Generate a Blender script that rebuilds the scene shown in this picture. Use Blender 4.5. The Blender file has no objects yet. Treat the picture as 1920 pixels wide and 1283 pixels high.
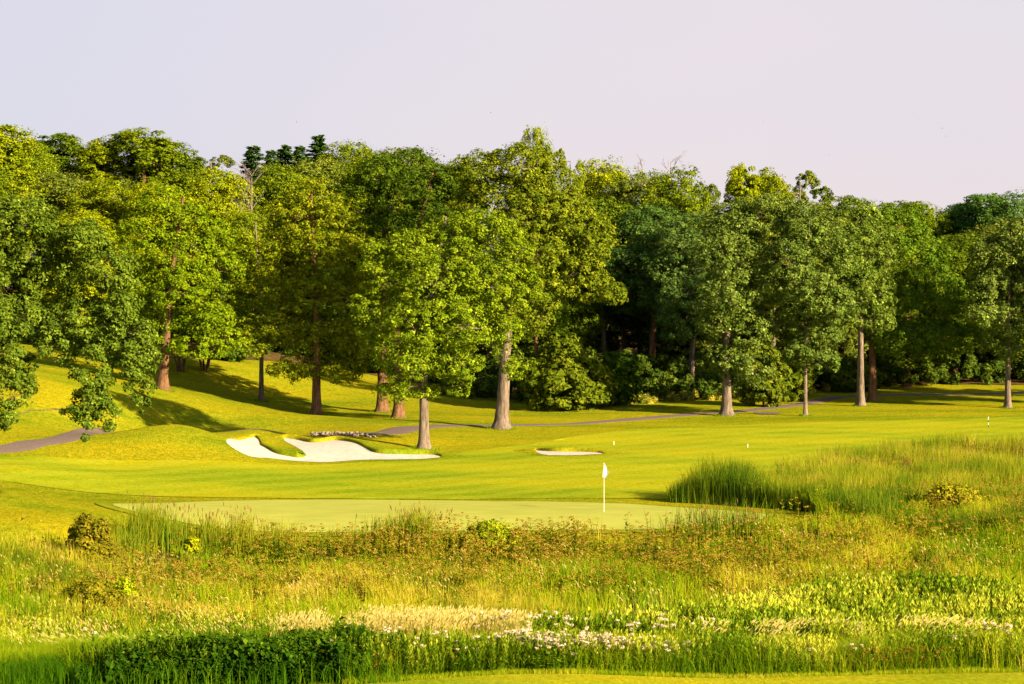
import bpy, math, random
import numpy as np
from mathutils import Vector
from mathutils.geometry import delaunay_2d_cdt

SC = bpy.context.scene
R = math.radians
# ------------------------------------------------------------------ camera, sky, sun, exposure
F, YH, CH = 3583.0, 500.0, 11.1          # focal length and horizon row of the 1920 x 1283 photograph, camera height in metres
cam_d = bpy.data.cameras.new('camera'); cam = bpy.data.objects.new('camera', cam_d)
SC.collection.objects.link(cam); SC.camera = cam
cam.location = (0, 0, CH); cam.rotation_euler = (R(90), 0, 0)
cam_d.sensor_width = 36; cam_d.lens = 36 * F / 1920; cam_d.shift_y = -(641.5 - YH) / 1920
cam_d.clip_start = 0.5; cam_d.clip_end = 12000

SUN_EL, SUN_AZ = 23.0, 38.0              # elevation; azimuth turned from +X (right of frame) towards the viewer
w = bpy.data.worlds.new('World'); SC.world = w; w.use_nodes = True
nt = w.node_tree; nt.nodes.clear()
N = nt.nodes.new; L = nt.links.new
out = N('ShaderNodeOutputWorld'); bg = N('ShaderNodeBackground'); L(bg.outputs[0], out.inputs[0])
bg.inputs['Strength'].default_value = 0.053
sky = N('ShaderNodeTexSky'); sky.sky_type = 'NISHITA'; sky.sun_disc = False
sky.sun_elevation = R(SUN_EL); sky.sun_rotation = R(90 + SUN_AZ)
sky.air_density = 1.0; sky.dust_density = 2.0; sky.ozone_density = 1.5
tc = N('ShaderNodeTexCoord'); sep = N('ShaderNodeSeparateXYZ'); L(tc.outputs['Generated'], sep.inputs[0])
# pale evening haze low over the horizon, thinning into the clear sky above
hz = N('ShaderNodeMapRange'); hz.inputs['From Min'].default_value = 0.12; hz.inputs['From Max'].default_value = 0.55
hz.inputs['To Min'].default_value = 0.94; hz.inputs['To Max'].default_value = 0.12; hz.interpolation_type = 'SMOOTHSTEP'
L(sep.outputs['Z'], hz.inputs['Value'])
hx = N('ShaderNodeTexNoise'); hx.inputs['Scale'].default_value = 2.4; hx.inputs['Detail'].default_value = 3
hm = N('ShaderNodeMapping'); hm.inputs['Scale'].default_value = (1, 1, 3.0); hm.inputs['Location'].default_value = (0.35, 0, 0.2)
L(tc.outputs['Generated'], hm.inputs[0]); L(hm.outputs[0], hx.inputs['Vector'])
hr = N('ShaderNodeValToRGB'); L(hx.outputs['Fac'], hr.inputs[0])
SKYV = 3.75
hr.color_ramp.elements[0].position = 0.35; hr.color_ramp.elements[0].color = (0.98 * SKYV, 0.90 * SKYV, 0.97 * SKYV, 1)
hr.color_ramp.elements[1].position = 0.62; hr.color_ramp.elements[1].color = (1.06 * SKYV, 0.93 * SKYV, 0.96 * SKYV, 1)
xs = N('ShaderNodeMapRange'); xs.inputs['From Min'].default_value = -0.3; xs.inputs['From Max'].default_value = 0.12
L(sep.outputs['X'], xs.inputs['Value'])
mixx = N('ShaderNodeMix'); mixx.data_type = 'RGBA'; mixx.inputs['A'].default_value = (0.85 * SKYV, 0.84 * SKYV, 0.98 * SKYV, 1)
L(xs.outputs[0], mixx.inputs['Factor']); L(hr.outputs[0], mixx.inputs['B'])
mx = N('ShaderNodeMix'); mx.data_type = 'RGBA'
L(hz.outputs[0], mx.inputs['Factor']); L(sky.outputs[0], mx.inputs['A']); L(mixx.outputs['Result'], mx.inputs['B'])
L(mx.outputs['Result'], bg.inputs['Color'])

sun_d = bpy.data.lights.new('sun', 'SUN'); sun = bpy.data.objects.new('sun', sun_d); SC.collection.objects.link(sun)
sun_d.energy = 5.0; sun_d.angle = R(0.6); sun_d.color = (1.0, 0.80, 0.52)
to_sun = Vector((math.cos(R(SUN_EL)) * math.cos(R(SUN_AZ)), -math.cos(R(SUN_EL)) * math.sin(R(SUN_AZ)), math.sin(R(SUN_EL))))
sun.rotation_euler = to_sun.to_track_quat('Z', 'Y').to_euler()

SC.view_settings.view_transform = 'Standard'; SC.view_settings.look = 'None'
SC.view_settings.exposure = 2.05; SC.view_settings.gamma = 1; SC.view_settings.use_curve_mapping = False
SC.render.engine = 'CYCLES'
c = SC.cycles
c.max_bounces = 4; c.diffuse_bounces = 2; c.glossy_bounces = 1; c.transmission_bounces = 2; c.transparent_max_bounces = 4
c.caustics_reflective = False; c.caustics_refractive = False; c.use_adaptive_sampling = True; c.adaptive_threshold = 0.02

# ------------------------------------------------------------------ helpers
rng = np.random.default_rng(7)
COL = SC.collection

def tag(o, label=None, cat=None, group=None, kind=None):
    if label: o['label'] = label
    if cat: o['category'] = cat
    if group: o['group'] = group
    if kind: o['kind'] = kind
    return o

def empty(name, loc, rz=0):
    o = bpy.data.objects.new(name, None); COL.objects.link(o)
    o.location = loc; o.rotation_euler = (0, 0, rz); o.empty_display_size = 0.3
    return o

def make_mesh(name, V, Fc, mat, tint=None, smooth=False, uv=None):
    V = np.ascontiguousarray(V, dtype=np.float32); Fc = np.asarray(Fc, dtype=np.int32)
    me = bpy.data.meshes.new(name)
    n, k = Fc.shape
    me.vertices.add(len(V)); me.vertices.foreach_set('co', V.ravel())
    me.loops.add(n * k); me.loops.foreach_set('vertex_index', Fc.ravel())
    me.polygons.add(n); me.polygons.foreach_set('loop_start', np.arange(0, n * k, k, dtype=np.int32))
    me.polygons.foreach_set('loop_total', np.full(n, k, dtype=np.int32))
    if smooth: me.polygons.foreach_set('use_smooth', np.ones(n, dtype=bool))
    me.update(calc_edges=True)
    if tint is not None:
        a = me.attributes.new('tint', 'FLOAT', 'POINT'); a.data.foreach_set('value', np.asarray(tint, dtype=np.float32))
    me.materials.append(mat)
    return me

def obj(name, me, parent=None, loc=None):
    o = bpy.data.objects.new(name, me); COL.objects.link(o)
    if parent: o.parent = parent
    if loc is not None: o.location = loc
    return o

def unit(v): return v / (np.linalg.norm(v, axis=-1, keepdims=True) + 1e-9)

_lat = np.random.default_rng(99).random((256, 256))
def noise2(x, y, s=1.0, o=0.0):
    """smooth value noise 0..1"""
    x = np.asarray(x, float) / s + 37.3 + o; y = np.asarray(y, float) / s + 11.7 + o * 1.7
    xi = np.floor(x).astype(int); yi = np.floor(y).astype(int); fx = x - xi; fy = y - yi
    fx = fx * fx * (3 - 2 * fx); fy = fy * fy * (3 - 2 * fy)
    g = lambda a, b: _lat[a % 256, b % 256]
    return (g(xi, yi) * (1 - fx) * (1 - fy) + g(xi + 1, yi) * fx * (1 - fy) + g(xi, yi + 1) * (1 - fx) * fy + g(xi + 1, yi + 1) * fx * fy)

def fbm2(x, y, s, o=0.0):
    return (noise2(x, y, s, o) + 0.5 * noise2(x, y, s / 2, o + 5) + 0.25 * noise2(x, y, s / 4, o + 9)) / 1.75

# ------------------------------------------------------------------ terrain: heights fitted through surveyed points (pixel, pixel, distance)
CP = [(960,880,104.6),(960,930,92.5),(1200,900,99.4),(1200,850,113.6),(1000,820,124.3),(1300,820,124.3),(1600,800,132.6),(1900,800,132.6),
      (795,842,115.5),(940,805,130),(1363,778,143),(1510,780,142),(1614,762,151.8),(1636,755,156),(1890,765,150),(1200,757,155),(1050,772,147),(1700,726,175),(1900,724,176),
      (747,785,139),(716,770,147),(593,778,143),(487,752,150),(305,730,140),(100,700,135),(30,698,130),(400,690,160),(700,714,166),(850,742,160),
      (0,842,105),(100,826,108),(200,812,112),(0,790,114),(100,760,121),(200,740,129),(-150,840,104),(-150,740,118),
      (340,797,112),(260,804,110.5),(430,803,117),(480,806,121),(340,793,130),(420,770,135),(520,780,135),
      (200,870,103),(330,850,106),(400,880,102),(0,880,97),(120,940,89),(0,912,93),(250,925,93),(-150,900,96),
      (0,921,84),(120,941,84),(240,958,83.3),(0,960,78),(100,985,76),(-120,905,82),(-120,960,76),
      (560,866,108),(460,830,114),(430,822,117),(620,862,109),(700,832,115),(600,828,116.5),(520,822,117.5),(820,858,110.5),(740,858,110),(660,836,113.8),
      (650,815,123),(640,790,134),(700,805,128),(760,808,125),
      (1060,856,111.5),(1000,846,114.5),(1120,843,116.5),(1060,842,116),
      (235,822,117),(290,826,120.5),(380,828,122),(470,826,122.5),(560,822,122.5),
      (500,940,90.4),(800,940,90.4),(1100,955,87.2)]
P = []
for px, py, D in CP:
    P.append(((px - 960) / F * D, D, CH - (py - YH) * D / F))
for xx in np.arange(-70, 71, 14):
    P += [(xx, 30, 0.1), (xx, 42, 0.0), (xx, 52, 0.0)]
for xx in np.arange(-14, 60, 7):
    P += [(xx, 57.5, -0.8), (xx, 66, -0.9), (xx, 75, -0.8)]
for xx in np.arange(-60, -14, 8): P += [(xx, 58, -0.5), (xx, 66, -0.3)]
for xx in np.arange(-6, 60, 8): P += [(xx, 82, 0.0)]
P += [(22, 90, -0.35), (28, 98, -0.4), (36, 102, -0.4), (46, 100, -0.4), (50, 118, 0), (60, 140, 0), (60, 175, 0.5),
      (-70, 100, 2), (-70, 130, 4.5), (-60, 160, 5), (-40, 175, 5), (-20, 190, 3.6), (0, 190, 1.5), (20, 195, 1.5), (40, 200, 1.5), (70, 200, 2),
      (-70, 210, 9), (-30, 220, 7.5), (0, 225, 5), (30, 230, 4), (70, 230, 4), (-70, 270, 11), (-20, 270, 9), (20, 270, 7), (70, 270, 6)]
P = np.array(P); SCL = 50.0
def _tps(d2): return 0.5 * d2 * np.log(d2 + 1e-9)
_A = P[:, :2] / SCL
_K = _tps(((_A[:, None] - _A[None]) ** 2).sum(-1)) + np.eye(len(P)) * 3e-5
_Q = np.c_[np.ones(len(P)), _A]
_M = np.block([[_K, _Q], [_Q.T, np.zeros((3, 3))]])
_W = np.linalg.solve(_M, np.r_[P[:, 2], 0, 0, 0])
def height(x, y):
    x = np.asarray(x, float); y = np.asarray(y, float); sh = x.shape; x = x.ravel(); y = y.ravel()
    xc = np.clip(x, -80, 80); yc = np.clip(y, 25, 280)
    z = np.empty(len(x))
    for i in range(0, len(x), 20000):
        a = np.c_[xc[i:i + 20000], yc[i:i + 20000]] / SCL
        k = _tps(((a[:, None] - _A[None]) ** 2).sum(-1))
        z[i:i + 20000] = k @ _W[:-3] + np.c_[np.ones(len(a)), a] @ _W[-3:]
    inb = np.clip((np.minimum(80 - np.abs(x), 280 - y)) / 20, 0, 1)
    z += ((fbm2(x, y, 9.0) - 0.5) * 0.22 + (fbm2(x, y, 3.0, 4) - 0.5) * 0.05) * inb
    far = np.clip((np.hypot(x, y - 140) - 170) / 900, 0, 1)
    z = z * (1 - far) + 3.0 * far
    return z.reshape(sh)
def hz1(x, y): return float(height(np.array([x]), np.array([y]))[0])

_D = np.concatenate([np.arange(38, 190, 0.25), np.arange(190, 300, 2)])
def ground_at(px, py):
    """where the view ray through a photograph pixel meets the terrain"""
    X = (px - 960) / F * _D; Z = height(X, _D); ray = CH - (py - YH) * _D / F
    k = np.nonzero(ray <= Z)[0]
    if not len(k): k = [len(_D) - 1]
    i = max(k[0], 1); a = ray[i - 1] - Z[i - 1]; b = Z[i] - ray[i]
    t = a / (a + b + 1e-9); D = _D[i - 1] + t * (_D[i] - _D[i - 1])
    return ((px - 960) / F * D, D)
def at(px, D): return (px - 960) / F * D

def smooth_poly(pts, n=6, closed=True):
    P_ = np.array(pts, float); m = len(P_); o = []
    rngi = range(m) if closed else range(m - 1)
    for i in rngi:
        g = (lambda j: P_[j % m]) if closed else (lambda j: P_[min(max(j, 0), m - 1)])
        p0, p1, p2, p3 = g(i - 1), g(i), g(i + 1), g(i + 2)
        for t in np.arange(n) / n:
            o.append(0.5 * ((2 * p1) + (-p0 + p2) * t + (2 * p0 - 5 * p1 + 4 * p2 - p3) * t * t + (-p0 + 3 * p1 - 3 * p2 + p3) * t ** 3))
    if not closed: o.append(P_[-1])
    return np.array(o)

def in_poly(x, y, poly):
    x = np.asarray(x); y = np.asarray(y); r = np.zeros(x.shape, bool); n = len(poly); j = n - 1
    for i in range(n):
        xi, yi = poly[i]; xj, yj = poly[j]
        c_ = ((yi > y) != (yj > y)) & (x < (xj - xi) * (y - yi) / (yj - yi + 1e-12) + xi)
        r ^= c_; j = i
    return r

# ------------------------------------------------------------------ materials
def new_mat(name):
    m = bpy.data.materials.new(name); m.use_nodes = True; t = m.node_tree; t.nodes.clear()
    return m, t, t.nodes.new, t.links.new

AG = 0.76
def ramp(nd, stops, gain=1.0):
    r_ = nd('ShaderNodeValToRGB'); e = r_.color_ramp.elements
    while len(e) < len(stops): e.new(0.5)
    for i, (p, c_) in enumerate(stops): e[i].position = p; e[i].color = (c_[0] * gain, c_[1] * gain, c_[2] * gain, 1)
    return r_

def leaf_mat(name, stops, trans=0.3, gloss=0.05, rough=0.6, hue=0.02, val=0.2):
    m, t, nd, lk = new_mat(name)
    o = nd('ShaderNodeOutputMaterial')
    a = nd('ShaderNodeAttribute'); a.attribute_name = 'tint'
    r_ = ramp(nd, stops, AG); lk(a.outputs['Fac'], r_.inputs[0])
    oi = nd('ShaderNodeObjectInfo')
    mul = nd('ShaderNodeMix'); mul.data_type = 'RGBA'; mul.blend_type = 'MULTIPLY'; mul.inputs['Factor'].default_value = 1
    lk(r_.outputs[0], mul.inputs['A']); lk(oi.outputs['Color'], mul.inputs['B'])
    d = nd('ShaderNodeBsdfDiffuse'); lk(mul.outputs['Result'], d.inputs[0])
    tr = nd('ShaderNodeBsdfTranslucent')
    tm = nd('ShaderNodeMix'); tm.data_type = 'RGBA'; tm.blend_type = 'MULTIPLY'; tm.inputs['Factor'].default_value = 1
    tm.inputs['B'].default_value = (1.25, 1.15, 0.5, 1); lk(mul.outputs['Result'], tm.inputs['A']); lk(tm.outputs['Result'], tr.inputs[0])
    mx1 = nd('ShaderNodeMixShader'); mx1.inputs[0].default_value = trans; lk(d.outputs[0], mx1.inputs[1]); lk(tr.outputs[0], mx1.inputs[2])
    g = nd('ShaderNodeBsdfGlossy'); g.inputs['Roughness'].default_value = rough; lk(mul.outputs['Result'], g.inputs[0])
    mx2 = nd('ShaderNodeMixShader'); mx2.inputs[0].default_value = gloss; lk(mx1.outputs[0], mx2.inputs[1]); lk(g.outputs[0], mx2.inputs[2])
    lk(mx2.outputs[0], o.inputs[0])
    return m

def surf_mat(name, stops, scale, bump=0.3, bscale=30, stretch=(1, 1, 1), rough=1.0, fine=None, spec=0.0, detail=8, bdist=0.05, extra=None):
    m, t, nd, lk = new_mat(name)
    o = nd('ShaderNodeOutputMaterial'); b = nd('ShaderNodeBsdfPrincipled'); lk(b.outputs[0], o.inputs[0])
    b.inputs['Roughness'].default_value = rough; b.inputs['Specular IOR Level'].default_value = spec
    tc_ = nd('ShaderNodeTexCoord'); mp = nd('ShaderNodeMapping'); mp.inputs['Scale'].default_value = stretch
    lk(tc_.outputs['Object'], mp.inputs[0])
    n1 = nd('ShaderNodeTexNoise'); n1.inputs['Scale'].default_value = scale; n1.inputs['Detail'].default_value = detail
    n1.inputs['Roughness'].default_value = 0.75; lk(mp.outputs[0], n1.inputs['Vector'])
    r_ = ramp(nd, stops, AG); lk(n1.outputs['Fac'], r_.inputs[0]); colr = r_.outputs[0]
    if extra: colr = extra(nd, lk, tc_, colr)
    lk(colr, b.inputs['Base Color'])
    n2 = nd('ShaderNodeTexNoise'); n2.inputs['Scale'].default_value = bscale; n2.inputs['Detail'].default_value = 6
    n2.inputs['Roughness'].default_value = 0.7; lk(mp.outputs[0], n2.inputs['Vector'])
    bp = nd('ShaderNodeBump'); bp.inputs['Strength'].default_value = bump; bp.inputs['Distance'].default_value = bdist
    lk(n2.outputs['Fac'], bp.inputs['Height']); lk(bp.outputs[0], b.inputs['Normal'])
    return m

def stripes(scale, rot, amount, col, dist=1.5, thr=(0.42, 0.58), fine=0.2):
    def f(nd, lk, tc_, colr):
        mp = nd('ShaderNodeMapping'); mp.inputs['Rotation'].default_value = (0, 0, R(rot)); lk(tc_.outputs['Object'], mp.inputs[0])
        wv = nd('ShaderNodeTexWave'); wv.inputs['Scale'].default_value = scale; wv.inputs['Distortion'].default_value = dist
        wv.inputs['Detail'].default_value = 2; wv.inputs['Detail Scale'].default_value = 0.6; lk(mp.outputs[0], wv.inputs['Vector'])
        mr = nd('ShaderNodeMapRange'); mr.inputs['From Min'].default_value = thr[0]; mr.inputs['From Max'].default_value = thr[1]
        mr.inputs['To Max'].default_value = amount; lk(wv.outputs['Fac'], mr.inputs['Value'])
        # large, irregular dry and lush patches
        n = nd('ShaderNodeTexNoise'); n.inputs['Scale'].default_value = 0.11; n.inputs['Detail'].default_value = 5; n.inputs['Roughness'].default_value = 0.6
        mp2 = nd('ShaderNodeMapping'); mp2.inputs['Scale'].default_value = (0.55, 1.6, 1); lk(tc_.outputs['Object'], mp2.inputs[0]); lk(mp2.outputs[0], n.inputs['Vector'])
        rr = ramp(nd, [(0.38, (0.66, 0.82, 0.8)), (0.5, (1, 1, 1)), (0.62, (1.25, 1.07, 0.9))]); lk(n.outputs['Fac'], rr.inputs[0])
        m0 = nd('ShaderNodeMix'); m0.data_type = 'RGBA'; m0.blend_type = 'MULTIPLY'; m0.inputs['Factor'].default_value = 1
        lk(colr, m0.inputs['A']); lk(rr.outputs[0], m0.inputs['B'])
        m_ = nd('ShaderNodeMix'); m_.data_type = 'RGBA'; lk(mr.outputs[0], m_.inputs['Factor']); lk(m0.outputs['Result'], m_.inputs['A'])
        m_.inputs['B'].default_value = (col[0] * AG, col[1] * AG, col[2] * AG, 1)
        n3 = nd('ShaderNodeTexNoise'); n3.inputs['Scale'].default_value = 9; n3.inputs['Detail'].default_value = 4; n3.inputs['Roughness'].default_value = 0.8
        mp3 = nd('ShaderNodeMapping'); mp3.inputs['Scale'].default_value = (1, 0.35, 1); lk(tc_.outputs['Object'], mp3.inputs[0]); lk(mp3.outputs[0], n3.inputs['Vector'])
        r3 = ramp(nd, [(0.32, (1 - fine, 1 - fine * .9, 1 - fine)), (0.5, (1, 1, 1)), (0.68, (1 + fine, 1 + fine * .8, 1 + fine))]); lk(n3.outputs['Fac'], r3.inputs[0])
        m9 = nd('ShaderNodeMix'); m9.data_type = 'RGBA'; m9.blend_type = 'MULTIPLY'; m9.inputs['Factor'].default_value = 1
        lk(m_.outputs['Result'], m9.inputs['A']); lk(r3.outputs[0], m9.inputs['B'])
        return m9.outputs['Result']
    return f

M = {}
M['rough'] = surf_mat('rough_grass', [(0.3, (0.130, 0.168, 0.006)), (0.5, (0.230, 0.242, 0.007)), (0.72, (0.36, 0.30, 0.012))], 2.6, 1.0, 9, (1, 1, 1), bdist=0.09,
                      extra=stripes(0.16, 62, 0.28, (0.28, 0.27, 0.010), 7, (0.5, 0.9), 0.42))
M['fairway'] = surf_mat('fairway_grass', [(0.3, (0.178, 0.222, 0.006)), (0.55, (0.262, 0.288, 0.008)), (0.75, (0.345, 0.335, 0.016))], 3.0, 0.35, 14, (1, 1, 1), bdist=0.03,
                        extra=stripes(0.13, 52, 0.22, (0.345, 0.365, 0.03), 1.2, (0.35, 0.65), 0.2))
M['green'] = surf_mat('green_grass', [(0.3, (0.275, 0.305, 0.048)), (0.7, (0.39, 0.39, 0.075))], 1.0, 0.1, 30, (0.5, 2.0, 1), bdist=0.01)
M['collar'] = surf_mat('collar_grass', [(0.3, (0.13, 0.17, 0.008)), (0.7, (0.25, 0.26, 0.012))], 2.0, 0.5, 14, bdist=0.05)
M['lawn'] = surf_mat('lawn_grass', [(0.3, (0.24, 0.27, 0.008)), (0.7, (0.40, 0.38, 0.012))], 5.0, 0.8, 24, bdist=0.04, extra=stripes(0.13, 52, 0.1, (0.36, 0.345, 0.03), 1.2, fine=0.35))
M['marsh'] = surf_mat('marsh_floor', [(0.3, (0.03, 0.035, 0.008)), (0.7, (0.09, 0.075, 0.02))], 2.0, 0.8, 10)
M['litter'] = surf_mat('leaf_litter', [(0.3, (0.035, 0.03, 0.012)), (0.5, (0.11, 0.07, 0.025)), (0.7, (0.15, 0.12, 0.02))], 1.2, 0.9, 10)
M['sand'] = surf_mat('bunker_sand', [(0.3, (0.43, 0.37, 0.31)), (0.5, (0.53, 0.47, 0.40)), (0.7, (0.61, 0.55, 0.475))], 2.6, 0.9, 11, (1, 1, 1), bdist=0.05)
M['asphalt'] = surf_mat('cart_path_asphalt', [(0.3, (0.125, 0.092, 0.075)), (0.7, (0.20, 0.15, 0.125))], 6.0, 0.3, 30)
M['rock'] = surf_mat('field_stone', [(0.3, (0.15, 0.11, 0.075)), (0.7, (0.36, 0.30, 0.22))], 3.0, 0.5, 12)
M['bark_grey'] = surf_mat('grey_bark', [(0.32, (0.055, 0.038, 0.026)), (0.5, (0.19, 0.145, 0.105)), (0.7, (0.33, 0.265, 0.20))], 2.6, 1.0, 4, (2.6, 2.6, 0.42), bdist=0.12)
M['bark_brown'] = surf_mat('brown_bark', [(0.32, (0.045, 0.024, 0.012)), (0.5, (0.17, 0.092, 0.045)), (0.7, (0.31, 0.175, 0.09))], 2.8, 1.0, 4, (2.6, 2.6, 0.5), bdist=0.12)
M['bark_dead'] = surf_mat('dead_bark', [(0.3, (0.14, 0.105, 0.09)), (0.7, (0.26, 0.20, 0.17))], 2.0, 0.5, 6)
M['white'] = surf_mat('white_paint', [(0.3, (0.76, 0.75, 0.72)), (0.7, (0.82, 0.81, 0.79))], 3, 0.02, 30, rough=0.4, spec=0.4)
M['black'] = surf_mat('black_paint', [(0.3, (0.02, 0.02, 0.02)), (0.7, (0.035, 0.035, 0.03))], 3, 0.02, 30, rough=0.5)

# every crown carries its own base colour in the object colour; the ramp is its spread from leaf to leaf, plus painted highlights on the oaks
M['leaf'] = leaf_mat('leaf', [(0.0, (0.5, 0.62, 0.6)), (0.5, (1, 1, 1)), (1.0, (1.85, 1.55, 1.35))], 0.27, 0.03, 0.55)
M['leaf_gloss'] = leaf_mat('glossy_oak_leaf', [(0.0, (0.5, 0.62, 0.6)), (0.5, (1, 1, 1)), (0.85, (1.5, 1.38, 1.6)), (1.0, (2.1, 1.85, 3.2))], 0.24, 0.10, 0.45)  # pale top stops paint cream highlights into the leaf colour
M['needle'] = leaf_mat('needle', [(0.0, (0.6, 0.7, 0.6)), (0.5, (1, 1, 1)), (1.0, (1.5, 1.35, 1.2))], 0.1, 0.03, 0.5)
M['grass'] = leaf_mat('meadow_grass', [(0.0, (0.05, 0.14, 0.004)), (0.28, (0.17, 0.30, 0.006)), (0.58, (0.36, 0.42, 0.010)), (0.82, (0.55, 0.48, 0.03)), (1.0, (0.62, 0.42, 0.10))], 0.45, 0.01)
M['reed'] = leaf_mat('reed_blade', [(0.0, (0.04, 0.10, 0.006)), (0.4, (0.14, 0.22, 0.010)), (0.75, (0.32, 0.34, 0.014)), (1.0, (0.50, 0.42, 0.05))], 0.42, 0.01)
M['straw'] = leaf_mat('straw_grass', [(0.0, (0.30, 0.28, 0.03)), (0.5, (0.50, 0.41, 0.09)), (1.0, (0.66, 0.54, 0.20))], 0.35, 0.01)
M['rust'] = leaf_mat('rust_weed', [(0.0, (0.14, 0.17, 0.010)), (0.35, (0.32, 0.27, 0.014)), (0.7, (0.30, 0.155, 0.025)), (1.0, (0.42, 0.33, 0.05))], 0.3, 0.02)
M['forb'] = leaf_mat('forb_leaf', [(0.0, (0.04, 0.12, 0.005)), (0.5, (0.20, 0.30, 0.010)), (1.0, (0.54, 0.56, 0.05))], 0.35, 0.015)
M['broad'] = leaf_mat('broad_leaf', [(0.0, (0.010, 0.035, 0.002)), (0.5, (0.030, 0.080, 0.004)), (1.0, (0.13, 0.20, 0.008))], 0.25, 0.01)  # dark green leaf, darkened further to paint in the thicket's deep shade
M['blossom'] = leaf_mat('pale_blossom', [(0.0, (0.40, 0.25, 0.10)), (0.4, (0.66, 0.50, 0.34)), (1.0, (0.92, 0.76, 0.60))], 0.2, 0.01)
M['catkin'] = leaf_mat('brown_seed_head', [(0.0, (0.10, 0.045, 0.02)), (1.0, (0.24, 0.11, 0.045))], 0.0, 0.01)

# ------------------------------------------------------------------ ground and the sheets on it
def axis(lo, hi, step, far, grow=1.25):
    a = list(np.arange(lo, hi + 1e-6, step)); s = step
    while a[-1] < far: s *= grow; a.append(a[-1] + s)
    s = step
    while a[0] > -far: s *= grow; a.insert(0, a[0] - s)
    return np.array(a)
gx = axis(-56, 56, 0.65, 4000); gy = axis(44, 185, 0.55, 5000)
GX, GY = np.meshgrid(gx, gy)
GZ = height(GX, GY)
nx, ny = len(gx), len(gy)
idx = np.arange(nx * ny).reshape(ny, nx)
Fq = np.stack([idx[:-1, :-1], idx[:-1, 1:], idx[1:, 1:], idx[1:, :-1]], -1).reshape(-1, 4)
g = obj('ground', make_mesh('ground', np.c_[GX.ravel(), GY.ravel(), GZ.ravel()], Fq, M['rough'], smooth=True))
tag(g, 'rolling rough grass ground of the golf course', None, None, 'structure')

def sheet(name, poly, mat, lift, step=0.6, label=None, zf=None):
    """a draped sheet inside the outline, following the terrain"""
    lo = poly.min(0); hi = poly.max(0)
    X, Y = np.meshgrid(np.arange(lo[0], hi[0], step), np.arange(lo[1], hi[1], step)); X = X.ravel() + step * .31; Y = Y.ravel() + step * .27
    ins = in_poly(X, Y, poly); X = X[ins]; Y = Y[ins]
    pts = [Vector(p) for p in poly] + [Vector((a, b)) for a, b in zip(X, Y)]
    n = len(poly)
    r_ = delaunay_2d_cdt(pts, [(i, (i + 1) % n) for i in range(n)], [], 1, 1e-4)
    V = np.array([(v.x, v.y) for v in r_[0]]); Fc = np.array([f for f in r_[2] if len(f) == 3])
    z = height(V[:, 0], V[:, 1]) + lift
    if zf is not None: z = z + zf(V)
    me = make_mesh(name, np.c_[V, z], Fc, mat, smooth=True)
    return tag(obj(name, me), label, None, None, 'structure')

def poly_px(pts, n=6): return smooth_poly([ground_at(*p) for p in pts], n)

# fairway
fw = smooth_poly([(-20.5, 92.5), (-8, 91.6), (4, 91.2), (10, 89.5), (17, 88), (19.5, 93), (27, 101), (36, 110), (60, 112), (70, 128), (52, 142), (38, 141), (24, 137), (11.8, 132), (5, 126), (0.5, 119), (-4, 113), (-9.5, 107.5), (-18, 104.5), (-26, 103), (-30, 98)], 6)
fwo = sheet('fairway', fw, M['fairway'], 0.022, 0.7, 'mown yellow-green fairway crossing behind the putting green')
# collar and green
gr_pts = [(-17.6, 86.4), (-14.5, 89.2), (-9, 90.6), (-3, 90.5), (4, 88.9), (8, 86.6), (11.2, 84.2), (9.8, 82.2), (5, 81.0), (-3, 80.6), (-10, 80.8), (-14.5, 81.6), (-17.2, 83.6)]
gcen = np.array([-5.0, 85.6])
green_poly = smooth_poly(gr_pts, 8)
collar_poly = gcen + (green_poly - gcen) * np.array([1.06, 1.10])
sheet('green_collar', collar_poly, M['collar'], 0.036, 0.5, 'slightly darker collar of longer grass round the putting green')  # darker colour also paints the dark line of the drop behind the green
sheet('putting_green', green_poly, M['green'], 0.052, 0.5, 'smooth pale green putting surface')
lawn_poly = smooth_poly([(-60, 20), (60, 20), (60, 53.4), (14.6, 53.0), (6, 52.2), (0, 51.8), (-4, 50.7), (-12, 48.5), (-60, 47.5)], 4)
sheet('foreground_lawn', lawn_poly, M['lawn'], 0.02, 0.8, 'strip of mown lawn along the near edge of the marsh')
marsh_poly = smooth_poly([(-62, 51), (0, 53.2), (60, 54.5), (62, 70), (62, 119), (36, 116.5), (26, 112), (19, 104.5), (14, 97), (11, 92.6), (8, 90.6), (8.2, 89.0), (13.4, 85.5), (10, 79.6), (-4, 78.6), (-12, 78.6), (-15, 76), (-18, 72.8), (-24, 71), (-62, 70)], 4)
sheet('marsh_ground', marsh_poly, M['marsh'], 0.015, 0.8, 'dark wet soil beneath the marsh plants')
wood_poly = smooth_poly([(-64, 168), (-42, 164), (-30, 162), (-18, 172), (-6, 165), (0, 158), (6, 156), (14, 160), (24, 168), (34, 178), (64, 180), (90, 230), (0, 300), (-90, 230)], 4)
sheet('bare_soil_patch', poly_px([(1412, 775), (1435, 773.5), (1462, 774), (1458, 777), (1428, 778)]), M['asphalt'], 0.03, 0.4, 'small worn patch of bare brown soil right of the path bend oak')
sheet('forest_floor', wood_poly, M['litter'], 0.02, 2.0, 'brown leaf litter under the forest edge')

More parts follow.
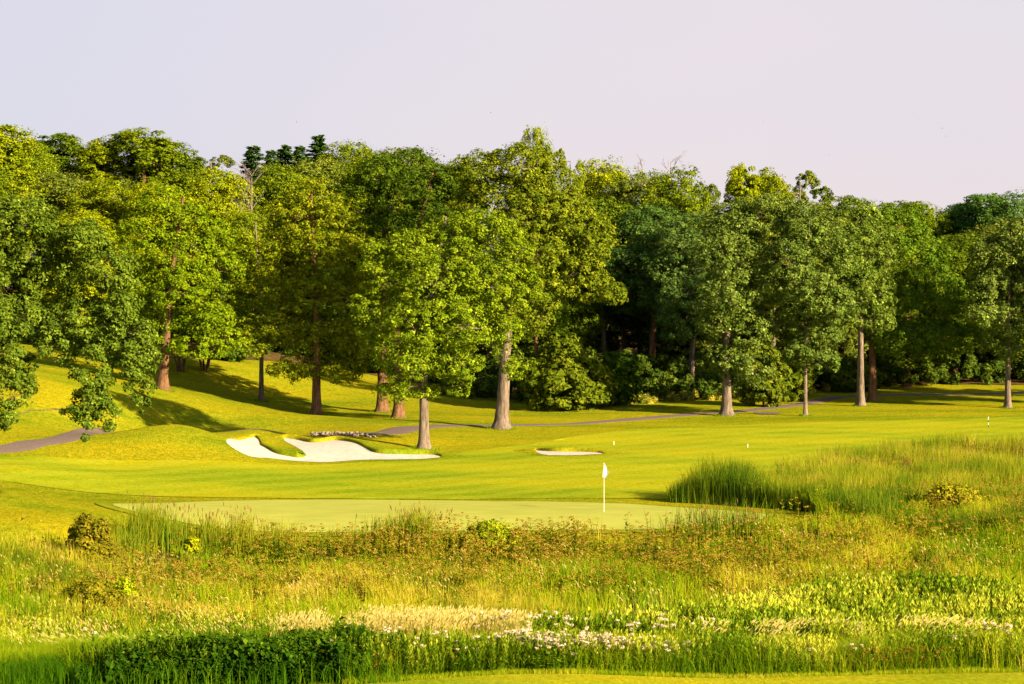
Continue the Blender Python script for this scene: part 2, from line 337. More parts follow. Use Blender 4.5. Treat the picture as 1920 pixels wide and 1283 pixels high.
def ribbon(name, cl, widths, mat, lift, label, n=7):
    C_ = np.array(cl); T_ = unit(np.gradient(C_, axis=0)); Nn = np.c_[-T_[:, 1], T_[:, 0]]
    V = []
    for j in np.linspace(-1, 1, n):
        p = C_ + Nn * (np.array(widths)[:, None] * j / 2); V.append(np.c_[p, height(p[:, 0], p[:, 1]) + lift - (0.05 if abs(j) == 1 else 0)])
    V = np.stack(V, 1); m_ = len(C_); id_ = np.arange(m_ * n).reshape(m_, n)
    Fc = np.stack([id_[:-1, :-1], id_[1:, :-1], id_[1:, 1:], id_[:-1, 1:]], -1).reshape(-1, 4)
    return tag(obj(name, make_mesh(name, V.reshape(-1, 3), Fc, mat, smooth=True)), label, None, None, 'structure')
pl = [(-34, 99.5)] + [ground_at(*p) for p in [(0, 843), (60, 832), (130, 820), (200, 812)]] + [(-21.5, 117), (-18.5, 120), (-14, 121.5), (-11, 122), (-8.8, 123)] \
   + [ground_at(*p) for p in [(730, 812), (770, 803), (830, 799)]] + [ground_at(*p) for p in [(930, 798), (1060, 796), (1180, 787), (1300, 777), (1420, 768), (1510, 757), (1565, 746)]] + [(29.5, 164), (33, 166), (60, 172)]
cl = smooth_poly(pl, 8, closed=False)
ribbon('cart_path', cl, np.interp(cl[:, 0], [-10, -7, -4, -2, 3, 8], [2.4, 2.8, 1.6, 1.2, 1.3, 1.9]), M['asphalt'], 0.035, 'grey asphalt cart path winding below the trees')

# ------------------------------------------------------------------ bunkers: sand sheet, raised grass lip along the far side
def bunker(pxpts, label, lip_label, liph=0.32):
    poly = poly_px(pxpts, 5)
    sheet('sand_bunker', poly, M['sand'], 0.045, 0.35, label)
    # outward normals
    n = len(poly); T_ = unit(np.roll(poly, -1, 0) - np.roll(poly, 1, 0))
    area = 0.5 * np.sum(poly[:, 0] * np.roll(poly[:, 1], -1) - np.roll(poly[:, 0], -1) * poly[:, 1])
    Nn = np.c_[T_[:, 1], -T_[:, 0]] * np.sign(area)
    hgt = np.clip(0.25 + Nn[:, 1] * 0.9, 0.12, 1) * liph
    for _ in range(2): hgt = (hgt + np.roll(hgt, 1) + np.roll(hgt, -1)) / 3
    prof = [(-0.10, 0.02), (-0.06, 0.72), (0.04, 1.0), (0.22, 1.0), (0.6, 0.66), (1.1, 0.3), (1.8, -0.12)]
    V = []
    for a, b in prof:
        p = poly + Nn * (a + 0.02 * rng.standard_normal((n, 1)) * (0 < a < .5)); V.append(np.c_[p, height(p[:, 0], p[:, 1]) + b * hgt * (1 if b > 0 else 0.4)])
    V = np.stack(V, 1); m_ = len(prof); id_ = np.arange(n * m_).reshape(n, m_); nxt = np.roll(id_, -1, 0)
    Fc = np.stack([id_[:, :-1], nxt[:, :-1], nxt[:, 1:], id_[:, 1:]], -1).reshape(-1, 4)
    tag(obj('bunker_lip', make_mesh('bunker_lip', V.reshape(-1, 3), Fc, M['rough'], smooth=True)), lip_label, None, None, 'structure')
    return poly
b1 = bunker([(423, 826), (470, 821), (487, 826), (494, 838), (515, 850), (545, 857), (562, 859), (572, 855), (566, 846), (545, 834), (530, 823), (560, 826), (590, 831), (625, 827), (655, 829), (685, 840), (710, 851), (760, 853), (810, 854), (828, 858), (790, 862), (735, 863), (670, 864), (610, 868), (560, 866), (510, 861), (463, 855)],
       'large white sand bunker with two lobes round a grass tongue', 'grass lip overhanging the large two-lobed bunker')
b2 = bunker([(1003, 846), (1040, 848), (1080, 848.5), (1125, 850.5), (1128, 852.5), (1090, 854.5), (1050, 855), (1018, 853.5)],
       'small narrow sand bunker right of the large bunker', 'grass lip behind the small narrow bunker', 0.28)

# stones along the path
def rock_mesh(seed):
    r_ = np.random.default_rng(seed)
    t = (1 + 5 ** .5) / 2
    V = unit(np.array([(-1, t, 0), (1, t, 0), (-1, -t, 0), (1, -t, 0), (0, -1, t), (0, 1, t), (0, -1, -t), (0, 1, -t), (t, 0, -1), (t, 0, 1), (-t, 0, -1), (-t, 0, 1)], float))
    V *= r_.uniform(0.75, 1.2, (12, 1)) * np.array([1.2, 0.9, 0.75])
    Fc = [(0, 11, 5), (0, 5, 1), (0, 1, 7), (0, 7, 10), (0, 10, 11), (1, 5, 9), (5, 11, 4), (11, 10, 2), (10, 7, 6), (7, 1, 8), (3, 9, 4), (3, 4, 2), (3, 2, 6), (3, 6, 8), (3, 8, 9), (4, 9, 5), (2, 4, 11), (6, 2, 10), (8, 6, 7), (9, 8, 1)]
    return make_mesh('edging_rock', V, np.array(Fc), M['rock'])
rms = [rock_mesh(i) for i in range(5)]
for i in range(64):
    px = 586 + 116 * (i // 2 + rng.uniform(-.3, .3)) / 31; row = i % 2
    x, y = ground_at(px, 817.5 - row * 4.0 + rng.uniform(-0.8, 0.8) + (3 if px > 670 else 0) * (px - 670) / 32)
    s = rng.uniform(0.09, 0.16)
    o = obj('edging_rock', rms[i % 5], loc=(x, y, hz1(x, y) + s * 0.45)); o.scale = (s, s, s); o.rotation_euler = (0, 0, rng.uniform(0, 6))
    tag(o, 'tan field stone in the row edging the cart path above the large bunker', 'rock', 'stones edging the cart path')

# ------------------------------------------------------------------ tubes, leaves, trees
def tube(pts, rad, sides, ridge=0.0, seed=0):
    pts = np.asarray(pts, float); rad = np.asarray(rad, float)
    T_ = unit(np.gradient(pts, axis=0)); up = np.array([0.13, 0.97, 0.2])
    a = unit(np.cross(T_, up)); b = np.cross(T_, a)
    th = np.linspace(0, 2 * np.pi, sides, endpoint=False)
    rr = np.ones((len(pts), sides))
    if ridge:
        r_ = np.random.default_rng(seed); ph = r_.uniform(0, 6, 4)
        rr += ridge * (np.sin(3 * th + ph[0])[None] + 0.7 * np.sin(5 * th + ph[1])[None] + 0.5 * r_.standard_normal((len(pts), sides)))
    V = pts[:, None] + (a[:, None] * np.cos(th)[None, :, None] + b[:, None] * np.sin(th)[None, :, None]) * (rad[:, None] * rr)[..., None]
    n = len(pts); id_ = np.arange(n * sides).reshape(n, sides); nx_ = np.roll(id_, -1, 1)
    Fc = np.stack([id_[:-1], nx_[:-1], nx_[1:], id_[1:]], -1).reshape(-1, 4)
    V = V.reshape(-1, 3)
    # closed tip
    V = np.vstack([V, pts[-1:] + T_[-1:] * rad[-1]]); tip = len(V) - 1
    e = np.stack([id_[-1], nx_[-1], np.full(sides, tip), np.full(sides, tip)], -1)
    return V, Fc, e

def join(parts):
    Vs, Fs, k = [], [], 0
    for V, Fc, *_ in parts:
        Vs.append(V); Fs.append(Fc + k); k += len(V)
    return np.vstack(Vs), np.vstack(Fs)

def leaves(C_, Nr, size, r_, aspect=1.5, cup=0.0, T_=None, tri=False):
    """one rhombic leaf per centre; C_ centres, Nr normals"""
    n = len(C_); Nr = unit(Nr)
    a = r_.standard_normal((n, 3)) if T_ is None else T_
    t = unit(np.cross(Nr, a)) if T_ is None else unit(T_)
    b = np.cross(Nr, t)
    s = (size * r_.uniform(0.65, 1.3, n))[:, None]
    l = t * s * aspect * 0.5; w_ = b * s * 0.5
    if tri:
        V = np.stack([C_ - l * .9 - w_ * .9, C_ + l * 1.15, C_ - l * .35 + w_ * 1.25 + Nr * s * cup], 1).reshape(-1, 3)
        return V, np.arange(n * 3).reshape(n, 3)
    V = np.stack([C_ - l, C_ - w_ + l * 0.1 + Nr * s * cup, C_ + l, C_ + w_ + l * 0.1 + Nr * s * cup], 1).reshape(-1, 3)
    return V, np.arange(n * 4).reshape(n, 4)

def bez(p0, p1, p2, n):
    t = np.linspace(0, 1, n)[:, None]
    return (1 - t) ** 2 * p0 + 2 * t * (1 - t) * p1 + t ** 2 * p2

def build_tree(trunk_pts, trunk_r, lobes, seed, nleaf, leaf, cl_r=0.75, fill=0.55, mat='leaf', bark='bark_grey', flare=1.65, open_=0.0, spread=1.0, droop=0.0, flat=0.7, tri=True, droopk=0.3):
    """lobes: (x, y, z, rx, ry, rz) in metres from the foot. Returns trunk mesh, branch mesh, crown mesh"""
    r_ = np.random.default_rng(seed)
    lobes = np.array(lobes, float); cl_r *= 0.82
    tp = smooth_poly(trunk_pts, 9, closed=False); h = np.linspace(0, 1, len(tp))
    H = tp[-1, 2]
    rad = trunk_r * (1 - 0.78 * h ** 1.15) * (1 + (flare - 1) * np.exp(-np.maximum(tp[:, 2], 0) / (trunk_r * 1.1)))
    tp0 = np.vstack([tp[0] - [0, 0, 0.5], tp]); rad0 = np.r_[rad[0] * 1.15, rad]
    V, Fc, e = tube(tp0, rad0, 18, 0.06, seed); tr = make_mesh('trunk', V, np.vstack([Fc, e]), M[bark], smooth=True)
    # twig clusters on and in every lobe
    areas = (lobes[:, 3] * lobes[:, 5] + lobes[:, 3] * lobes[:, 4] + lobes[:, 4] * lobes[:, 5]) * 4 / 3 * 3.14
    K = np.maximum(6, (areas / (cl_r ** 2 * 2.3))).astype(int)
    cs, outs, lob = [], [], []
    for i, lb in enumerate(lobes):
        d = unit(r_.standard_normal((K[i], 3)) + np.array([0, -0.25, 0.25]))
        rr = r_.uniform(fill, 1.0, (K[i], 1)) ** 0.7
        p = lb[:3] + d * rr * lb[3:]
        cs.append(p); outs.append(d); lob.append(np.full(K[i], i))
    cs = np.vstack(cs); outs = np.vstack(outs); lob = np.concatenate(lob)
    q = np.min(np.linalg.norm((cs[:, None] - lobes[None, :, :3]) / lobes[None, :, 3:], axis=-1) + 0, axis=1)
    keep = (q > 0.35) & (r_.random(len(cs)) > open_)
    cs, outs, lob = cs[keep], outs[keep], lob[keep]
    cen = (lobes[:, :3] * areas[:, None]).sum(0) / areas.sum()
    # leaves
    per = max(8, nleaf // len(cs)); n = per * len(cs)
    ci = np.repeat(np.arange(len(cs)), per)
    csz = (cl_r * np.exp(r_.normal(-0.05, 0.38, len(cs))))[ci]
    csz = np.minimum(csz, (0.75 * lobes[:, 3:].min(1) + 0.06)[lob][ci])
    og = unit(outs * 0.8 + unit(cs - cen) * 0.5 + np.array([0, 0, 0.35]))
    dd = unit(r_.standard_normal((n, 3)) + og[ci] * 0.75)
    pos = cs[ci] + dd * (csz * r_.uniform(0.25, 1.0, n) ** 0.55)[:, None] * (np.array([spread, spread, flat]) * r_.uniform(.75, 1.3, (len(cs), 3)))[ci]
    pos[:, 2] -= droop * ((pos[:, :2] - cs[ci][:, :2]) ** 2).sum(1)
    nr = dd * 0.75 + og[ci] * 0.35 + np.array([0, 0, 0.45]) + r_.standard_normal((n, 3)) * 0.45
    V, Fc = leaves(pos, nr, leaf * np.exp(r_.normal(0, .22, n)), r_, 1.45, 0.12, tri=tri)
    tint = np.clip(0.42 + (r_.random(len(cs)) - 0.5)[ci] * 0.45 + r_.normal(0, 0.24, n), 0, 1)
    cr = make_mesh('crown', V, Fc, M[mat], np.repeat(tint, 3 if tri else 4))
    # limbs: every lobe hangs on the nearest trunk point or earlier limb
    parts = []
    ok = tp[:, 2] > min(H * 0.28, 3.0)
    node = [(p, q_, 0.0) for p, q_, k_ in zip(tp, rad, ok) if k_]
    dist0 = np.min(np.linalg.norm(lobes[:, None, :3] - tp[None], axis=-1), axis=1)
    for i in np.argsort(dist0):
        lb = lobes[i]; p2 = lb[:3] - [0, 0, lb[5] * 0.15]
        cost = [np.linalg.norm(p2 - a_) + 0.25 * c0 + 1.2 * max(0, a_[2] - p2[2] - abs(lb[3]) * droopk) for a_, b_, c0 in node]
        p0, rp, c0 = node[int(np.argmin(cost))]
        p1 = (p0 + p2) / 2 + [0, 0, 0.10 * np.linalg.norm(p2[:2] - p0[:2])] + r_.normal(0, 0.12, 3) * min(1, np.linalg.norm(p2 - p0) / 3)
        pts = bez(p0, p1, p2, 7) + np.r_[np.zeros((1, 3)), r_.normal(0, 0.04, (6, 3))]; rl = min(rp * 0.62, 0.022 * np.linalg.norm(p2 - p0) + 0.045, 0.17)
        rr_ = np.linspace(rl, rl * 0.4, 7); V, Fc, e = tube(pts, rr_, 6); parts.append((V, np.vstack([Fc, e])))
        for a_, b_ in list(zip(pts, rr_))[3:]: node.append((a_, b_, c0 + np.linalg.norm(p2 - p0)))
        w_ = np.nonzero(lob == i)[0]; r_.shuffle(w_)
        for j in w_[:8]:
            s0 = pts[r_.integers(3, 7)]; p = cs[j]; m_ = (s0 + p) / 2 + r_.normal(0, 0.1, 3)
            V, Fc, e = tube(bez(s0, m_, p, 5), np.linspace(rl * 0.35, 0.010, 5), 4); parts.append((V, np.vstack([Fc, e])))
    V, Fc = join(parts); br = make_mesh('branches', V, Fc, M[bark], smooth=True)
    return tr, br, cr

def extents(me):
    a = np.empty(len(me.vertices) * 3, dtype=np.float32); me.vertices.foreach_get('co', a); a = a.reshape(-1, 3)
    return np.percentile(a[:, 2], 99.9), np.percentile(np.hypot(a[:, 0], a[:, 1]), 97) * 2

def place(name, meshes, loc, label, cat, color, group=None, scale=None, rz=0.0, bcol=(1, 1, 1)):
    e = empty(name, loc, rz); tag(e, label, cat, group)
    if scale is not None: e.scale = scale
    tr, br, cr = meshes
    if tr: obj('trunk', tr, e)
    if br: tag(obj('branches', br, e), kind='stuff')
    if cr:
        o = obj('crown', cr, e); o.color = (color[0] * CG[0], color[1] * CG[1], color[2] * CG[2], 1)
    return e

def hero(name, label, bpx, D, r0, lobes_px, color, seed, top=None, nleaf=30000, leaf=0.2, cat='tree', bow=(0, 0), bark='bark_grey', rdep=1.0, foot=None, ends=None, **kw):
    x = at(bpx, D); z = hz1(x, D); s = F / D
    lobes = []; r_ = np.random.default_rng(seed + 1000)
    for lb in lobes_px:
        px, py, rx, rz = lb[:4]; dy = lb[4] if len(lb) > 4 else r_.uniform(-1.2, 1.2)
        Dl = D + dy; X = at(px, Dl) - x; Z = CH - (py - YH) * Dl / F - z
        lobes.append((X, dy, Z, rx / s, (rx + rz) / 2 / s * rdep, rz / s))
    la = np.array(lobes); zt = (la[:, 2] + la[:, 5] * 0.5).max() if top is None else top
    xc = np.average(la[:, 0], weights=la[:, 3]) if ends is None else ends
    tp = [(0, 0, 0), (bow[0] * .35, bow[1] * .35, zt * 0.15), (bow[0], bow[1], zt * 0.38), (bow[0] + (xc - bow[0]) * 0.35, bow[1], zt * 0.65), (xc, 0.2, zt)]
    ms = build_tree(tp, r0, lobes, seed, nleaf, leaf, bark=bark, **kw)
    return place(name, ms, (x, D, z), label, cat, color)

CG = (1.50, 1.72, 0.66)
YG = (0.115, 0.135, 0.012); DG = (0.060, 0.088, 0.010); OL = (0.090, 0.098, 0.014); BG_ = (0.045, 0.085, 0.022); LG = (0.135, 0.150, 0.012)
# --- individually shaped trees
hero('oak_tree', 'big leaning oak at the left edge with long drooping boughs over the path', -75, 78, 0.5,
     [(40,415,72,40,0),(-40,440,80,60,0),(70,470,55,45,.5),(15,530,75,50,.4),(-25,600,60,60,0),(160,455,50,40,-.4),(205,510,50,38,-.6),(115,520,45,40,.5),(215,565,42,38,-.2),(150,600,55,42,.2),(232,618,42,38,-.4),
      (60,600,40,40,.4),(110,650,42,36,0),(190,660,42,34,-.4),(255,672,30,38,-.5),(262,730,20,22,-.6),(170,715,34,30,-.5),(160,760,20,30,-.6),(165,795,10,30,-.7),(202,772,15,34,-.6),(134,772,12,10,-.6),(185,745,22,22,-.6),(268,758,12,20,-.6),
      (15,680,45,42,0),(22,735,40,32,-.2),(8,785,28,22,-.2),(-60,520,70,70,.5),(-70,680,60,70,0)],
     (0.078, 0.102, 0.020), 11, nleaf=105000, leaf=0.082, cl_r=0.40, fill=0.6, ends=-1.0, mat='leaf_gloss', open_=0.22, flat=0.8)
hero('maple_tree', 'bright green tree with thick orange-brown forked trunk on the left hillside', 305, 140, 0.40,
     [(300,385,42,36),(352,415,55,36),(268,440,46,46),(402,445,40,34),(330,480,75,45),(412,505,42,45),(258,540,36,46),(350,550,60,42),(300,600,55,38),(395,600,50,34),(290,650,38,22),(375,650,60,20),(430,640,35,24)],
     (0.110, 0.142, 0.010), 12, nleaf=50000, leaf=0.118, bark='bark_brown', bow=(0.4, 0), cl_r=0.62)
hero('poplar_tree', 'slim tree with a thin pale grey trunk beside the pyramid-shaped tree', 490, 150, 0.2,
     [(470,440,40,45,2),(450,510,40,50,1),(485,540,36,50,2),(455,590,36,40,1),(480,620,30,24,0)],
     YG, 13, nleaf=20588, leaf=0.118, cl_r=0.6, ends=-0.5)
hero('linden_tree', 'tall pyramid-shaped tree with fine olive foliage and straight brown trunk above the bunker', 593, 143, 0.36,
     [(583,362,42,28),(555,405,60,38),(625,405,55,40),(530,465,58,42),(600,470,75,48),(662,480,42,50),(505,540,50,48),(575,550,75,52),(648,560,60,54),(515,615,58,44),(600,630,80,46),(672,640,40,44),(480,640,36,36),(550,690,58,26),(640,695,55,26)],
     (0.130, 0.138, 0.012), 14, nleaf=70000, leaf=0.105, bark='bark_brown', cl_r=0.55, open_=0.12, fill=0.35)
hero('elm_tree', 'tree with a stout short brown trunk, left one of the two behind the drooping maple', 716, 147, 0.40,
     [(718,330,55,38),(768,312,48,32),(690,370,48,42),(755,372,60,50),(718,440,60,48),(770,450,50,45),(690,520,45,50),(700,600,48,50),(700,660,45,34)],
     (0.048, 0.072, 0.012), 15, nleaf=44118, leaf=0.118, bark='bark_brown', cl_r=0.65)
hero('elm_tree', 'tree with a stout flared brown trunk, right one of the two behind the drooping maple', 747, 139, 0.38,
     [(800,360,55,40,1),(850,345,44,38,1),(820,420,66,46,1),(775,480,55,48,1),(850,480,50,50,1),(780,580,55,55,1),(860,590,45,50,1)],
     (0.045, 0.068, 0.012), 16, nleaf=35294, leaf=0.118, bark='bark_brown', cl_r=0.65, ends=2.5)
hero('maple_tree', 'foremost maple with drooping leafy crown and orange-tinted trunk just right of the large bunker', 795, 115.5, 0.33,
     [(768,468,62,36,0),(850,448,66,38,.5),(930,440,56,34,0),(968,470,28,30,-.5),(728,520,48,48,0),(820,530,78,60,-1.2),(920,530,66,60,-.6),(985,545,28,40,-.6),(700,590,40,54,-.4),(900,420,60,26,0),(700,480,30,34,0),(780,610,66,52,-1.6),(870,610,66,50,-1.2),(950,620,34,36,-.6),
      (700,655,26,24,.2),(770,680,58,40,-1),(855,680,44,38,-.8),(745,728,34,22,-.5),(965,690,27,22,-.8),(860,722,22,20,-.6),(800,735,22,14,0)],
     (0.122, 0.150, 0.013), 17, nleaf=95000, leaf=0.088, bark='bark_grey', cl_r=0.47, fill=0.5, open_=0.08, mat='leaf_gloss')
hero('oak_tree', 'largest oak with thick pale furrowed trunk and high domed crown in the middle', 940, 130.5, 0.47,
     [(905,325,54,38),(975,310,66,40),(1035,350,62,46),(925,385,85,56),(1000,400,85,60),(1075,420,56,54),(1120,445,32,40),(1010,470,85,55),(1085,500,44,40),(1020,545,55,46),(950,560,45,44),(1110,540,38,28),(1148,552,24,20),(1000,600,40,26)],
     (0.102, 0.115, 0.016), 18, nleaf=70588, leaf=0.118, bow=(0.45, 0), cl_r=0.6)
hero('ash_tree', 'tree with a slender reddish trunk rising behind the large olive bush', 1005, 150, 0.2,
     [(1010,470,50,60,2),(985,540,45,50,2),(1030,590,34,34,1)], DG, 19, nleaf=13235, leaf=0.118, bark='bark_brown')
hero('oak_tree', 'leafy oak with pale flared trunk, foliage reaching low down its trunk, at the path bend', 1363, 143, 0.4,
     [(1372,420,56,42),(1425,405,48,38),(1342,470,44,44),(1402,480,62,50),(1366,545,58,48),(1440,530,38,46),(1338,600,34,40),(1400,615,50,46),(1365,670,42,38),(1415,690,38,34),(1360,722,24,16)],
     (0.092, 0.115, 0.040), 20, nleaf=52941, leaf=0.118, cl_r=0.6, mat='leaf_gloss', open_=.06)
hero('oak_tree', 'young oak with a very thin straight trunk right of the path bend oak', 1510, 142, 0.155,
     [(1508,425,50,48),(1478,490,42,46),(1550,470,46,54),(1515,545,58,48),(1562,575,40,36),(1482,605,38,38),(1535,630,46,34),(1500,660,32,22),(1545,680,28,20)],
     (0.086, 0.110, 0.038), 21, nleaf=50000, leaf=0.118, cl_r=0.6, mat='leaf_gloss')
hero('oak_tree', 'oak with tall grey trunk, nearer one of the close pair by the path end', 1614, 152, 0.32,
     [(1598,420,50,46),(1640,475,48,54),(1580,500,38,46),(1622,545,52,48),(1600,590,34,26),(1645,600,34,28)],
     (0.090, 0.115, 0.032), 22, nleaf=38235, leaf=0.118, cl_r=0.62, mat='leaf_gloss')
hero('oak_tree', 'oak with rust-brown trunk, farther one of the close pair, crown spreading right', 1636, 157, 0.34,
     [(1680,430,56,48),(1722,490,58,56),(1700,565,64,46),(1762,555,48,46),(1792,595,46,38),(1742,635,66,30),(1678,640,48,28),(1822,632,26,22)],
     (0.078, 0.118, 0.020), 23, nleaf=52941, leaf=0.118, cl_r=0.62, bark='bark_brown', ends=2.5)
hero('oak_tree', 'pale-trunked oak standing alone at the right edge of the fairway', 1890, 150, 0.26,
     [(1866,478,46,38),(1912,455,56,46),(1850,535,36,36),(1905,540,56,48),(1880,600,46,36),(1838,590,26,20),(1915,625,50,34),(1950,520,60,60),(1880,655,34,20)],
     (0.095, 0.115, 0.040), 24, nleaf=44118, leaf=0.118, cl_r=0.6, mat='leaf_gloss')

# multi-stemmed small trees on the hillside
def multi_stem(px, D, s, label, seed, color):
    x = at(px, D); z = hz1(x, D); r_ = np.random.default_rng(seed)
    parts = []
    for k in range(7):
        a = r_.uniform(0, 6.28); d = np.array([math.cos(a), math.sin(a), 0]); p2 = d * r_.uniform(.5, 1.4) + [0, 0, r_.uniform(2, 3)]
        V, Fc, e = tube(bez(d * .15 - [0, 0, .3], d * .3 + [0, 0, 1.2], p2, 6) * s, np.linspace(.09, .035, 6) * s, 6); parts.append((V, np.vstack([Fc, e])))
    V, Fc = join(parts); tr = make_mesh('trunk', V, Fc, M['bark_brown'], smooth=True)
    _, br, cr = build_tree([(0, 0, 0), (0, 0, 1), (0, 0, 2), (0, 0, 3)], .05, np.array([(0, 0, 3.3, 2.2, 2, .9), (-1.4, 0, 2.8, 1.3, 1.3, .7), (1.4, .3, 2.9, 1.3, 1.3, .7)]) * s, seed, 9000, 0.18, 0.45)
    e = empty('small_tree', (x, D, z)); tag(e, label, 'tree')
    tag(obj('stems', tr, e), kind='stuff'); o = obj('crown', cr, e); o.color = (color[0] * CG[0], color[1] * CG[1], color[2] * CG[2], 1)
multi_stem(338, 156, 1.1, 'small dark many-stemmed tree left of the reddish-stemmed one on the hillside', 31, (0.05, 0.075, 0.012))
multi_stem(384, 158, 1.2, 'small tree with fanned reddish stems on the left hillside', 32, (0.085, 0.09, 0.014))

# shrubs at the forest edge
def shrub(name, label, px, D, wpx, hpx, color, seed, nleaf=12040, leaf=0.2, cl=0.5, cat='bush', zoff=0, mat='leaf'):
    x = at(px, D); z = hz1(x, D); s = F / D; W = wpx / s / 2; H = hpx / s; r_ = np.random.default_rng(seed)
    lob = [(r_.uniform(-.55, .55) * W, r_.uniform(-.4, .4) * W, H * r_.uniform(.25, .8) * (1 - .25 * abs(k)), W * r_.uniform(.35, .5), W * .42, H * r_.uniform(.2, .3)) for k in (0, 0, .5, .5, 1, 1)]
    lob += [(0, 0, H * .72, W * .5, W * .5, H * .26), (-W * .5, 0, H * .35, W * .45, W * .45, H * .33), (W * .5, 0, H * .35, W * .45, W * .45, H * .33), (0, -W * .3, H * .3, W * .6, W * .4, H * .3)]
    tr, br, cr = build_tree([(0, 0, -.2), (0, 0, H * .2), (0.05, 0, H * .4), (0, 0, H * .6)], max(.03, H * .02), lob, seed, nleaf, leaf, cl, mat=mat)
    e = empty(name, (x, D, z + zoff)); tag(e, label, cat); tag(obj('stem', tr, e)); tag(obj('branches', br, e), kind='stuff'); o = obj('foliage', cr, e); o.color = (color[0] * CG[0], color[1] * CG[1], color[2] * CG[2], 1)
    return e
shrub('bush', 'big rounded olive bush at the forest edge right of the largest oak', 1062, 149, 180, 145, (0.085, 0.100, 0.014), 41, 26000)
shrub('bush', 'dark green bush right of the big olive bush, before the black wood', 1150, 153, 110, 100, (0.04, 0.065, 0.012), 42)
shrub('bush', 'leafy bush behind the path bend oak on its right side', 1432, 152, 100, 130, (0.085, 0.098, 0.018), 43, 16000)
shrub('bush', 'yellow-green bush between the thin-trunked oak and the path bend oak', 1488, 158, 70, 95, (0.080, 0.095, 0.014), 44)
shrub('bush', 'low dark bush between the two stout brown trunks and the forest', 690, 172, 110, 90, (0.05, 0.07, 0.014), 45)
shrub('bush', 'dark bush at the left end of the forest edge behind the largest oak', 880, 163, 110, 70, (0.045, 0.068, 0.012), 46)
shrub('bush', 'low olive bush under the pale small pine on the left hill', 430, 166, 90, 60, (0.05, 0.075, 0.016), 47)
shrub('bush', 'low bush behind the close pair of oaks', 1600, 170, 110, 60, (0.06, 0.08, 0.014), 48)

# ------------------------------------------------------------------ forest behind: shared crowns, one object per tree
def proto(kind, seed):
    r_ = np.random.default_rng(seed)
    lob = []
    if kind == 'round':
        for k in range(15):
            a = r_.uniform(0, 6.28); rr = r_.uniform(.2, .8); zz = r_.uniform(.38, .82)
            q = math.sqrt(max(.15, 1 - ((zz - .55) / .36) ** 2))
            lob.append((math.cos(a) * rr * 5.0 * q, math.sin(a) * rr * 5.0 * q, zz * 18, r_.uniform(1.7, 2.6), r_.uniform(1.7, 2.6), r_.uniform(1.5, 2.1)))
        lob.append((0, 0, 15.6, 2.6, 2.6, 2.2)); nl, lf, cr_ = 62000, .130, .78
    elif kind == 'tall':
        for k in range(15):
            a = r_.uniform(0, 6.28); zz = r_.uniform(.3, .93); q = (1 - zz) ** .28 * 1.1
            lob.append((math.cos(a) * 2.3 * q, math.sin(a) * 2.3 * q, zz * 18, r_.uniform(1.1, 1.7), r_.uniform(1.1, 1.7), r_.uniform(1.4, 2.2)))
        lob.append((.3, 0, 16.0, 1.9, 1.9, 1.7)); nl, lf, cr_ = 46000, .135, .62
    elif kind == 'airy':
        for k in range(14):
            a = r_.uniform(0, 6.28); rr = r_.uniform(.3, 1); zz = r_.uniform(.5, .95)
            lob.append((math.cos(a) * rr * 4.2, math.sin(a) * rr * 4.2, zz * 18 - rr, r_.uniform(.8, 1.6), r_.uniform(.8, 1.6), r_.uniform(.7, 1.2)))
        nl, lf, cr_ = 28000, .13, .52
    elif kind == 'low':
        for k in range(18):
            a = r_.uniform(0, 6.28); rr = r_.uniform(.2, .9); zz = r_.uniform(.10, .84)
            q = math.sqrt(max(.1, 1 - ((zz - .42) / .52) ** 2))
            lob.append((math.cos(a) * rr * 4.6 * q, math.sin(a) * rr * 4.6 * q, zz * 18, r_.uniform(1.6, 2.5), r_.uniform(1.6, 2.5), r_.uniform(1.5, 2.3)))
        lob.append((0, 0, 15.6, 2.4, 2.4, 2.2)); nl, lf, cr_ = 64000, .130, .78
    return build_tree([(0, 0, 0), (.1, 0, 4), (-.1, .1, 9), (.1, 0, 15.5)], .3, lob, seed, nl, lf, cr_, bark='bark_grey' if seed % 2 else 'bark_brown', open_=.15 if kind == 'airy' else .03)

